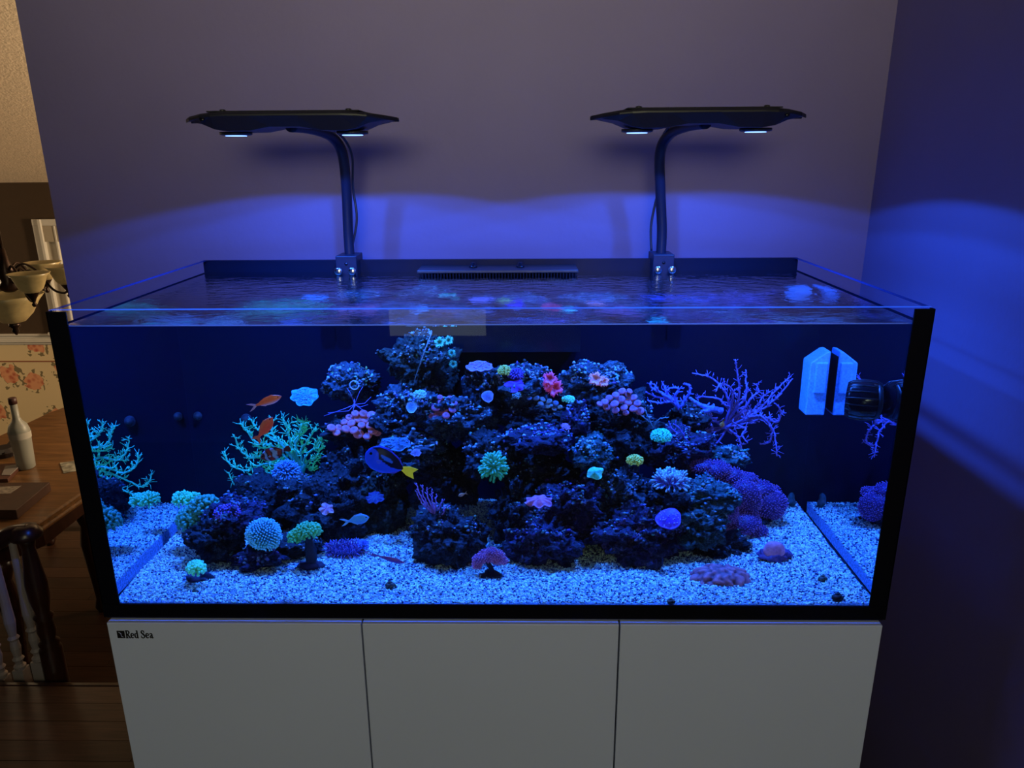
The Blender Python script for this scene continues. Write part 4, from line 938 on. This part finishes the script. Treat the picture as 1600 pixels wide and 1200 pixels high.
branchy('wide purple branching gorgonian on the upper right of the reef', 'gorgonian', (1130, 668), .53,
  [[(1140,640),(1132,612),(1110,590),(1082,583)], [(1150,635),(1155,610),(1152,585),(1149,562)], [(1150,640),(1165,620),(1166,595),(1165,578)], [(1160,650),(1190,635),(1212,610),(1236,588)],
   [(1160,655),(1190,640),(1215,620),(1238,592)], [(1170,660),(1190,655),(1205,668),(1203,690),(1188,694)], [(1170,655),(1195,652),(1215,660),(1219,640),(1210,630)], [(1165,655),(1188,650),(1206,668),(1212,690),(1214,712)],
   [(1140,645),(1125,625),(1100,620),(1088,622)], [(1120,660),(1100,655),(1080,665),(1078,690),(1072,712)], [(1120,672),(1100,680),(1092,692),(1102,700)], [(1145,675),(1155,685),(1158,700),(1152,708)],
   [(1145,625),(1140,605),(1125,600),(1118,612)], [(1160,640),(1175,620),(1185,612),(1182,600)], [(1150,665),(1165,670),(1160,680),(1168,692)], [(1115,670),(1104,672),(1098,660),(1110,650)],
   [(1160,645),(1178,640),(1192,620),(1202,612)], [(1135,670),(1122,690),(1115,695),(1108,705)]],
  .0036, .017, 1.7, PB0, PB1, V_fl2, 5, dy=.05)
branchy('bushy blue violet soft coral between the mauve polyps and the gorgonian', 'soft_coral', (1062, 640), .52,
  [[(1045,622),(1030,612),(1022,600)], [(1045,625),(1025,620),(1008,612)], [(1048,622),(1038,605),(1035,598)], [(1050,628),(1030,630),(1012,625)], [(1070,625),(1078,612),(1076,602),(1068,600)], [(1055,620),(1060,608),(1050,606),(1040,612)], [(1040,618),(1018,606),(1016,598)]],
  .0042, .013, 1.5, (.06,.08,.45), (.20,.24,.85), V_fl2, 8, dy=.02)
branchy('thick blue branch lying between the soft coral and the gorgonian', 'coral_branch', (1128, 642), .52,
  [[(1110,638),(1092,632),(1078,622)], [(1112,640),(1095,645),(1080,648)]], .0085, .012, .5, (.08,.12,.5), (.14,.25,.8), V_fl2, 9, dy=.01)
branchy('tangled violet branches hanging over the turquoise cauliflower coral', 'gorgonian', (1075, 690), .45,
  [[(1062,680),(1050,670),(1045,658)], [(1065,695),(1052,700),(1040,712)], [(1060,688),(1048,690),(1040,678)], [(1080,700),(1076,712),(1073,716)], [(1070,684),(1060,668),(1052,662)]],
  .0026, .012, 1.0, (.06,.04,.28), (.22,.18,.65), V_fl2, 12)
branchy('lilac sea fan with upright fingers in the lower left centre', 'sea_fan', (680, 814), .24,
  [[(668,795),(656,772),(650,755)], [(672,795),(662,775),(660,758)], [(675,795),(668,775),(667,762)], [(678,798),(675,780),(675,764)], [(680,800),(681,785),(682,772)], [(683,803),(688,790),(691,780)], [(685,806),(694,797),(703,790)], [(672,800),(660,787),(652,771)], [(684,808),(692,803),(696,793)]],
  .0024, .012, .6, (.16,.08,.30), (.42,.24,.62), V_fl2, 15, upb=.9, spread=.5, dy=.006)
branchy('thin teal ridge coral trailing down right of the arrow crab', 'coral_branch', (1020, 668), .36,
  [[(1010,655),(1000,648)], [(1030,655),(1045,652)], [(1012,650),(1008,640)]], .0018, .008, .3, (.10,.16,.2), (.3,.4,.45), V_soft, 19)

# kenya-like tree on a plug, brown ridged coral, pink coral on a rock
c = S(765, 900); s = sc(765, 885, c.y); tr_ = thing('tree_coral', 'small dusky pink tree coral on a dark stump in the front centre', 'coral', zpad(c))
t = M(); pp = smooth_path([c, P(768, 890, c.y), P(762, 878, c.y), P(764, 868, c.y)], 4); t.tube(pp, [.008, .007, .006, .006, .0055]+[.005]*8, 9, (.02, .018, .03)); t.build('stalk', V_skel, tr_)
M().blob(c+Vector((0, 0, .002)), 20*s, 3, (.02, .015, .03), amp=.6, freq=60, squash=(1, .7, .4)).build('base_rock', V_skel, tr_)
m = M(); rg = random.Random(4)
for (x, y_, r) in ((748,874,9),(757,867,9),(768,864,10),(779,868,9),(785,876,7),(745,883,6),(762,872,8),(776,876,6)):
    head(m, P(x, y_, c.y+rg.uniform(-.01, .01)), (r*s*.9, r*s*.8, r*s*.8), 90, .004, .0011, (.12,.04,.18), (.34,.15,.36), rg, zmin=-.8)
m.build('crown', V_rose, tr_)
c = S(1125, 905); s = sc(1125, 905, c.y)
v, f = ICO[5]; V = []; C = []
for p in v:
    p = Vector(p); a = math.atan2(p.y, p.x); rr = sqrt(p.x*p.x+p.y*p.y); h = max(p.z, -.1)
    rid = abs(sin(a*5+2.2*noise.noise(p*1.6+Vector((7, 0, 0)))))
    rid2 = abs(sin(p.x*7+2.5*noise.noise(p*2.2)))*.5+rid*.5
    k = 1+.34*(rid2-.3)*(p.z > -.05)*(1 if rr > .15 else .6)
    V.append((c.x+p.x*42*s*k, c.y+p.y*42*s*.75*k, SANDZ-.002+h*22*s*k*.95)); C.append(lerp((.02, .01, .03), (.34, .15, .20), rid2**1.5))
r0 = thing('ridged_coral', 'dull red brown coral with branching ridges on the sand at lower right', 'coral', zpad(c)); M().add(V, f, C).build('ridged_body', V_rose, r0)
c = S(1207, 874); s = sc(1207, 865, c.y); r0 = thing('chalice_coral', 'dusky pink shell shaped coral on a small purple rock, right sand', 'coral', zpad(c))
M().blob(c+Vector((0, 0, 8*s)), 25*s, 4, lambda p: lerp((.05,.02,.07), (.20,.08,.26), .5+noise.noise(p*160)), amp=.5, freq=70, squash=(1, .8, .42)).build('base_rock', V_skel, r0)
m = M().blob(P(1209, 861, c.y-.008), 17*s, 4, lambda p: lerp((.30,.13,.26), (.48,.24,.38), .5+noise.noise(p*110)), amp=.18, freq=45, squash=(.95, .6, 1.05)); m.build('flesh', V_rose, r0)
# small plug under the green coral, left front
c = S(310, 906); s = sc(310, 900, c.y); 
tag(M().blob(c+Vector((0, 0, .003)), 21*s, 4, lambda p: lerp((.015,.01,.03), (.12,.05,.15), max(0, noise.noise(p*120))), amp=.7, freq=55, squash=(1, .7, .5)).build('rubble_rock', V_skel), 'dark purple plug rock under the small front left hammer coral', 'rock')

# snails and rubble on the sand
def snail(px, py, r, label, c0=(.05, .05, .04), c1=(.16, .13, .10)):
    c = S(px, py); s = sc(px, py, c.y); R_ = r*s; root = thing('snail', label, 'snail', zpad(c)); m = M(); V = []
    n = 34; pts = []; rad = []; cl = []
    for i in range(n):
        t = i/(n-1); a = t*2*pi*2.6; k = (1-t)
        pts.append(c+Vector((cos(a)*R_*.55*k, sin(a)*R_*.45*k, R_*.30+R_*1.25*t))); rad.append(R_*.52*(k**.9)+R_*.05); cl.append(lerp(c0, c1, .5+.5*sin(i*1.7)))
    m.tube(pts, rad, 9, cl); m.build('shell', V_skel, root)
    M().blob(c+Vector((0, -R_*.25, R_*.12)), R_*.8, 2, (.03, .025, .03), squash=(1, .8, .25)).build('foot', V_soft, root)
snail(1285, 908, 8, 'small brown cone snail on the sand by the right pane')
snail(1308, 938, 10, 'black cone snail in the front right corner of the sand', (.01,.01,.015), (.04,.03,.04))
snail(1048, 943, 7, 'tiny dark snail on the sand at the front edge right of centre')
snail(610, 919, 9, 'dark cone snail on the sand left of the tree coral')
snail(657, 919, 4, 'very small grey snail just right of the cone snail', (.08,.08,.1), (.2,.2,.22))
snail(305, 926, 5, 'small dark snail below the front left hammer coral')
def domes(px, py, Y, r, label):
    c = P(px, py, Y); s = sc(px, py, Y); R_ = r*s; root = thing('snail', label, 'snail', zpad(c))
    M().lathe([(R_, 0), (R_*.97, R_*.2), (R_*.7, R_*.55), (R_*.3, R_*.75), (R_*.05, R_*.8)], c, 16, [(.012,.012,.02),(.035,.03,.04),(.012,.012,.02),(.03,.03,.035),(.05,.045,.05)], axis=(0, -1, 0.2)).build('shell', V_skel, root)
domes(309, 650, .636, 7, 'pale limpet snail on the back panel at the left rear corner')
domes(385, 655, .636, 9, 'pale limpet snail on the back panel just left of the anthias fish')
c = P(1236, 782, .60)
tag(M().blob(c, .014, 3, lambda p: lerp((.01,.05,.05), (.08,.10,.12), .5+noise.noise(p*90)), amp=.5, freq=60, squash=(.8,.8,1.2)).build('rubble_rock', V_skel), 'small green grey stone in the back right corner of the sand', 'rock')
# rods, tube and arrow crab
c = P(655, 556, .40); rd = M().tube([P(647, 596, .41), P(662, 553, .41), P(675, 518, .41)], .0011, 8, (.35, .33, .28))
tag(rd.build('probe_rod', V_soft), 'thin pale rod leaning against the reef peak', 'rod')
c = P(555, 600, .50); s = sc(555, 600, .50)
rt_ = M(); rr_ = 7*s; ringp = [c+Vector((cos(a)*rr_, -.012, sin(a)*rr_)) for a in np.linspace(0, 2*pi, 19)]
rt_.tube(ringp, .0016, 6, (.45, .6, .8)); tag(rt_.build('tube_worm', V_fl2), 'pale ring shaped tube worm mouth on the small upper left rock', 'worm')
ac = thing('arrow_crab', 'thin violet arrow crab with long spread legs left of the reef peak', 'crab', zpad(P(555, 632, .48)))
bc_ = P(554, 632, .48)
M().lathe([(.0004, .014), (.0012, .006), (.0028, .0), (.0022, -.004), (.0006, -.007)], bc_, 8, (.3, .3, .8)).build('body', V_fl2, ac)
for lg in ([(548,615),(542,606)], [(562,612),(567,604)], [(570,630),(580,620)], [(566,640),(578,648)], [(540,638),(506,650)], [(545,642),(512,645)], [(552,640),(550,648)], [(563,636),(575,632)]):
    M().tube([bc_]+[P(x, y_, .47) for x, y_ in lg], [.0009, .0007, .0004], 5, (.28, .26, .7)).build('leg', V_fl2, ac)
# ------------------------------------------------------------------ fish
V_fish = vmat('fish_scales', 0.4, spec=0.5, var=0.08, vscale=300)
V_fishg = vmat('brightened_fish_scales', 0.4, glow=0.12, spec=0.5, var=0.08, vscale=300)  # emission added to lift the anthias reds under blue light
V_tang = vmat('brightened_blue_scales', 0.35, glow=0.22, spec=0.5, var=0.05, vscale=300)  # emission added to brighten the shaded flanks of tang and chromis
M_eye = mat('fish_eye', (0.004, 0.004, 0.008), 0.1, spec=0.8)
def fish(name, label, hp, tp, Y, hmax, colf, tailf, fins, wid=.32, prof=None, vm=None, up=None, yaw=0.0, forkd=.5, taillen=.2, tailh=.9, fincol=None):
    # hp / tp: pixel of snout and of tail-fin end; hmax: body height / length
    a = P(*hp, Y); b = P(*tp, Y+yaw); Lt = (b-a).length; d = (b-a).normalized()
    n = Vector((0, -1, 0)); n = (n-d*n.dot(d)).normalized(); u = n.cross(d)
    if u.z < 0: u = -u
    if up: u = Vector(up); u = (u-d*u.dot(d)).normalized(); n = u.cross(d)
    Lb = Lt*(1-taillen); root = thing(name, label, 'fish', a+(b-a)*.5)
    prof = prof or [(0, .02), (.04, .25), (.12, .55), (.25, .88), (.4, 1), (.55, .92), (.7, .68), (.85, .36), (1, .2)]
    NT = 90 if name == 'blue_tang' else 44; ts = np.linspace(0, 1, NT); hs = np.interp(ts, [p[0] for p in prof], [p[1] for p in prof])
    hs = np.convolve(np.pad(hs, 2, mode='edge'), [.1, .2, .4, .2, .1], 'valid'); hs[0] = .04
    ws = np.interp(ts, [0, .08, .25, .5, .8, 1], [.05, .5, 1, .9, .4, .12])
    K = 72 if name == 'blue_tang' else 32; V = []; C = []; F = []; H_ = hmax*Lt/2
    for t, h, w_ in zip(ts, hs, ws):
        for j in range(K):
            an = 2*pi*j/K; ss = sin(an); cc_ = cos(an)
            V.append(a+d*(t*Lb)+u*(ss*h*H_)+n*(cc_*w_*H_*wid)); C.append(colf(t, ss*h, ss))
    for i in range(NT-1):
        for j in range(K): F.append((i*K+j, i*K+(j+1) % K, (i+1)*K+(j+1) % K, (i+1)*K+j))
    F.append(tuple(range(K-1, -1, -1))); F.append(tuple((NT-1)*K+j for j in range(K)))
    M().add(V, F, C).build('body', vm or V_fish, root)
    hb = hs[-1]*H_; th = tailh*H_
    def pt(t, h): return a+d*(t*Lb)+u*h
    tt = 1+(Lt-Lb)/Lb
    poly = [pt(.97, hb), pt(1.0+(tt-1)*.4, hb*1.0+th*.55), pt(tt, th), pt(1+(tt-1)*(1-forkd), 0), pt(tt, -th), pt(1.0+(tt-1)*.4, -hb-th*.55), pt(.97, -hb)]
    w0 = n*(H_*.03)
    M().prism([p-w0 for p in poly], w0*2, tailf).build('tail_fin', vm or V_fish, root, smooth=False)
    for fn, pts, c_ in fins:
        poly = [pt(t, (h+(np.interp(t, ts, hs) if h > 0 else -np.interp(t, ts, hs))*.93)*H_) for t, h in pts]
        M().prism([p-w0 for p in poly], w0*2, c_).build(fn, vm or V_fish, root, smooth=False)
    for s in (-1, 1):
        e = pt(.13, H_*.22*np.interp(.13, ts, hs)*1.2)+n*(s*np.interp(.13, ts, ws)*H_*wid*.82)
        M().blob(e, H_*.12, 2, (0, 0, 0)).build('eye', M_eye, root)
        p0 = pt(.30, -H_*.12)+n*(s*H_*wid*.95)
        M().prism([p0, p0+d*Lb*.12+u*H_*.16+n*s*H_*.12, p0+d*Lb*.15-u*H_*.05+n*s*H_*.14, p0+d*Lb*.08-u*H_*.16+n*s*H_*.08], n*s*H_*.02, fincol or colf(.5, -.1, -.1)).build('pectoral_fin', vm or V_fish, root, smooth=False)
    return root
OR, ORL, LIL = (.85, .16, .06), (.75, .30, .30), (.55, .40, .70)
def anth(t, h, s): return lerp(OR, LIL, min(1, max(0, (-h-.15)*1.6))) if t > .1 else lerp(OR, ORL, .5)
long_ = [('dorsal_fin', [(.25, .02), (.32, .22), (.6, .2), (.82, .12), (.84, .02)], OR), ('anal_fin', [(.6, -.02), (.68, -.25), (.82, -.1), (.84, -.02)], LIL)]
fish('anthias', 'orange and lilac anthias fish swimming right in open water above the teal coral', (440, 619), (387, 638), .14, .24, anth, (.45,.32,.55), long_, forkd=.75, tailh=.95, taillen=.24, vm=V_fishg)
def red_(t, h, s): return lerp((.75, .10, .05), (.60, .16, .06), max(0, h))
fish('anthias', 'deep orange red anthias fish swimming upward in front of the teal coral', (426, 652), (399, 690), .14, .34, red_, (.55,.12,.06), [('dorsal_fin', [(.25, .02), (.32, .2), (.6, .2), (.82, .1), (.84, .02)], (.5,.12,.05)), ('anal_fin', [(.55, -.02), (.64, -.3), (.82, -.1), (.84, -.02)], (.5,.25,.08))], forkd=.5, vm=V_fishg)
def clown(t, h, s):
    bands = ((.20, .30), (.50, .64), (.88, .95)); w_ = .02*sin(h*6)
    for a, b in bands:
        if a+w_ < t < b+w_+(.05 if abs(h) < .3 and a == .5 else 0): return (.55, .75, .95)
        if a-.03 < t-w_ < b+.05: return (.02, .01, .02)
    return (.50, .05, .03)
fish('clownfish', 'dark red clownfish with pale blue bands in the teal branching coral', (407, 716), (453, 700), .13, .42, clown, (.30,.04,.05), [('dorsal_fin', [(.25, .02), (.35, .22), (.55, .12), (.7, .28), (.85, .06), (.87, .02)], (.30,.04,.04)), ('anal_fin', [(.6, -.02), (.68, -.3), (.82, -.12), (.84, -.02)], (.3,.04,.04))], forkd=-.05, tailh=.45, taillen=.16)
BLU = (.01, .06, .95)
def tang(t, h, s):
    # black palette pattern with an enclosed blue oval and a blue rim along the back
    if s > .95: return BLU
    lo = np.interp(t, [.05, .2, .30, .36, .5, .7, .88, .95], [.60, .62, .50, .08, -.04, -.22, -.18, -.1])
    hi = np.interp(t, [.05, .12, .3, .7, 1], [.62, .85, 2, 2, 2])
    ov = ((t-.54)/.175)**2+((h-(.36-.62*(t-.42)))/.17)**2
    if t > .06 and lo < h < hi: return (.01, .10, .80) if ov < 1 else (.001, .001, .03)
    return BLU
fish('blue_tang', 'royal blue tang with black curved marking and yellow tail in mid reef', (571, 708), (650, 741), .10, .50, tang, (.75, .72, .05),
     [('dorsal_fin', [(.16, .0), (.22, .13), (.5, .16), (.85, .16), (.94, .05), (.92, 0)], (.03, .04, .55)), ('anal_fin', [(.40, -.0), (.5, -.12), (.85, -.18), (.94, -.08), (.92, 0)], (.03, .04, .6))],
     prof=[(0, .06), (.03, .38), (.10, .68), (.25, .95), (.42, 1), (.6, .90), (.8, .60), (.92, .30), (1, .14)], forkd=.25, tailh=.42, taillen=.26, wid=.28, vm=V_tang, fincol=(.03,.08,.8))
def chrom(t, h, s): return lerp((.03, .20, .75), (.05, .34, .85), .5+.5*h)
cf = [('dorsal_fin', [(.25, .02), (.32, .22), (.65, .25), (.85, .1), (.86, .02)], (.08,.30,.8)), ('anal_fin', [(.5, -.02), (.62, -.28), (.82, -.1), (.84, -.02)], (.08,.30,.8))]
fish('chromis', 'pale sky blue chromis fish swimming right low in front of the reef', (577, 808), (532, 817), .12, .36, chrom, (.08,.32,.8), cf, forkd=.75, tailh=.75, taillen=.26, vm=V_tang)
def wras(t, h, s): return lerp((.28, .08, .45), (.50, .08, .18), .5+.5*h)
fish('wrasse', 'slim purple red wrasse hovering just above the sand left of centre', (633, 880), (580, 866), .12, .16, wras, (.25,.10,.4), [('dorsal_fin', [(.2, .02), (.3, .2), (.8, .2), (.86, .02)], (.3,.06,.25))], forkd=.1, tailh=.6, taillen=.18)
fish('small_fish', 'tiny pale orange fish in the dark hollow at the centre of the reef', (716, 775), (730, 770), .20, .4, lambda t, h, s: (.8, .45, .3), (.7,.4,.3), [], forkd=.5)
fish('clownfish', 'small orange clownfish peeping out of the purple gorgonian', (1127, 668), (1131, 655), .30, .6, lambda t, h, s: (.75, .45, .25) if .3 < t < .4 else (.70, .22, .04), (.5,.15,.04), [], wid=.6, forkd=0, tailh=.5)

# ------------------------------------------------------------------ equipment on the right pane
V_eq = vmat('cleaner_white', 0.5, var=0.25, vscale=220)
Ym = .53; mx1 = .7365
mc = thing('magnet_cleaner', 'pale blue white algae magnet stuck to the right pane', 'magnet', (.70, Ym, P(1270, 600, Ym).z))
zt, zb, ztc = P(1275, 545, Ym).z, P(1275, 644, Ym).z, P(1262, 563, Ym).z
x0 = P(1257, 600, Ym).x; x1 = P(1287, 600, Ym).x
wbl = (.20, .48, .78)
def mp(x, z): return Vector((x, Ym-.035, z))
m = M().prism([(x0, Ym-.03, zb), (x1, Ym-.03, zb), (x1, Ym-.03, zt), (x1-.010, Ym-.03, zt-.002), (x0, Ym-.03, ztc)], (0, .06, 0), wbl)
m.build('shell', V_eq, mc, smooth=False, bevel=.003)
M().box((x0+.012, Ym-.036, ztc-.07), (x1-.004, Ym-.028, ztc+.002), wbl).build('grip_ridge', V_eq, mc, smooth=False, bevel=.003)
M().box((x1+.0004, Ym-.028, zb+.004), (mx1, Ym+.028, zt-.012)).build('scrub_pad', M_blackm, mc, smooth=False, bevel=.002)
Yp = .175; c = P(1350, 625, Yp); s = sc(1350, 625, Yp); R_ = 33*s
wp_ = thing('wavemaker_pump', 'black ribbed wavemaker pump on the right pane near the front', 'pump', zpad(c))
xw = mx1; L_ = R_*.84
M().lathe([(R_*.55, -L_), (R_*.80, -L_*.96), (R_*.93, -L_*.7), (R_, -L_*.1), (R_*.96, L_*.6), (R_*.8, L_*.92), (R_*.5, L_)], c, 32, axis=(1, -.35, 0)).build('motor_cage', M_black, wp_)
ax = Vector((1, -.35, 0)).normalized(); rb = M()
u = ax.orthogonal().normalized(); w_ = ax.cross(u)
for k in range(18):
    a = 2*pi*k/18; dr = u*cos(a)+w_*sin(a)
    rb.tube([c+ax*(L_*h_)+dr*(R_*r_*1.0) for h_, r_ in ((-.96, .80), (-.7, .93), (-.1, 1.0), (.6, .96), (.92, .8))], R_*.03, 5)
rb.build('rib', M_blackm, wp_)
M().tube([c+ax*L_*.9, Vector((xw-.006, c.y-.012, c.z))], R_*.45, 14).build('mount_neck', M_black, wp_)
M().lathe([(R_*.85, 0), (R_*.9, -.004), (R_*.8, -.008)], (xw-.0002, c.y-.012, c.z), 24, axis=(1, 0, 0)).build('magnet_mount', M_blackm, wp_)
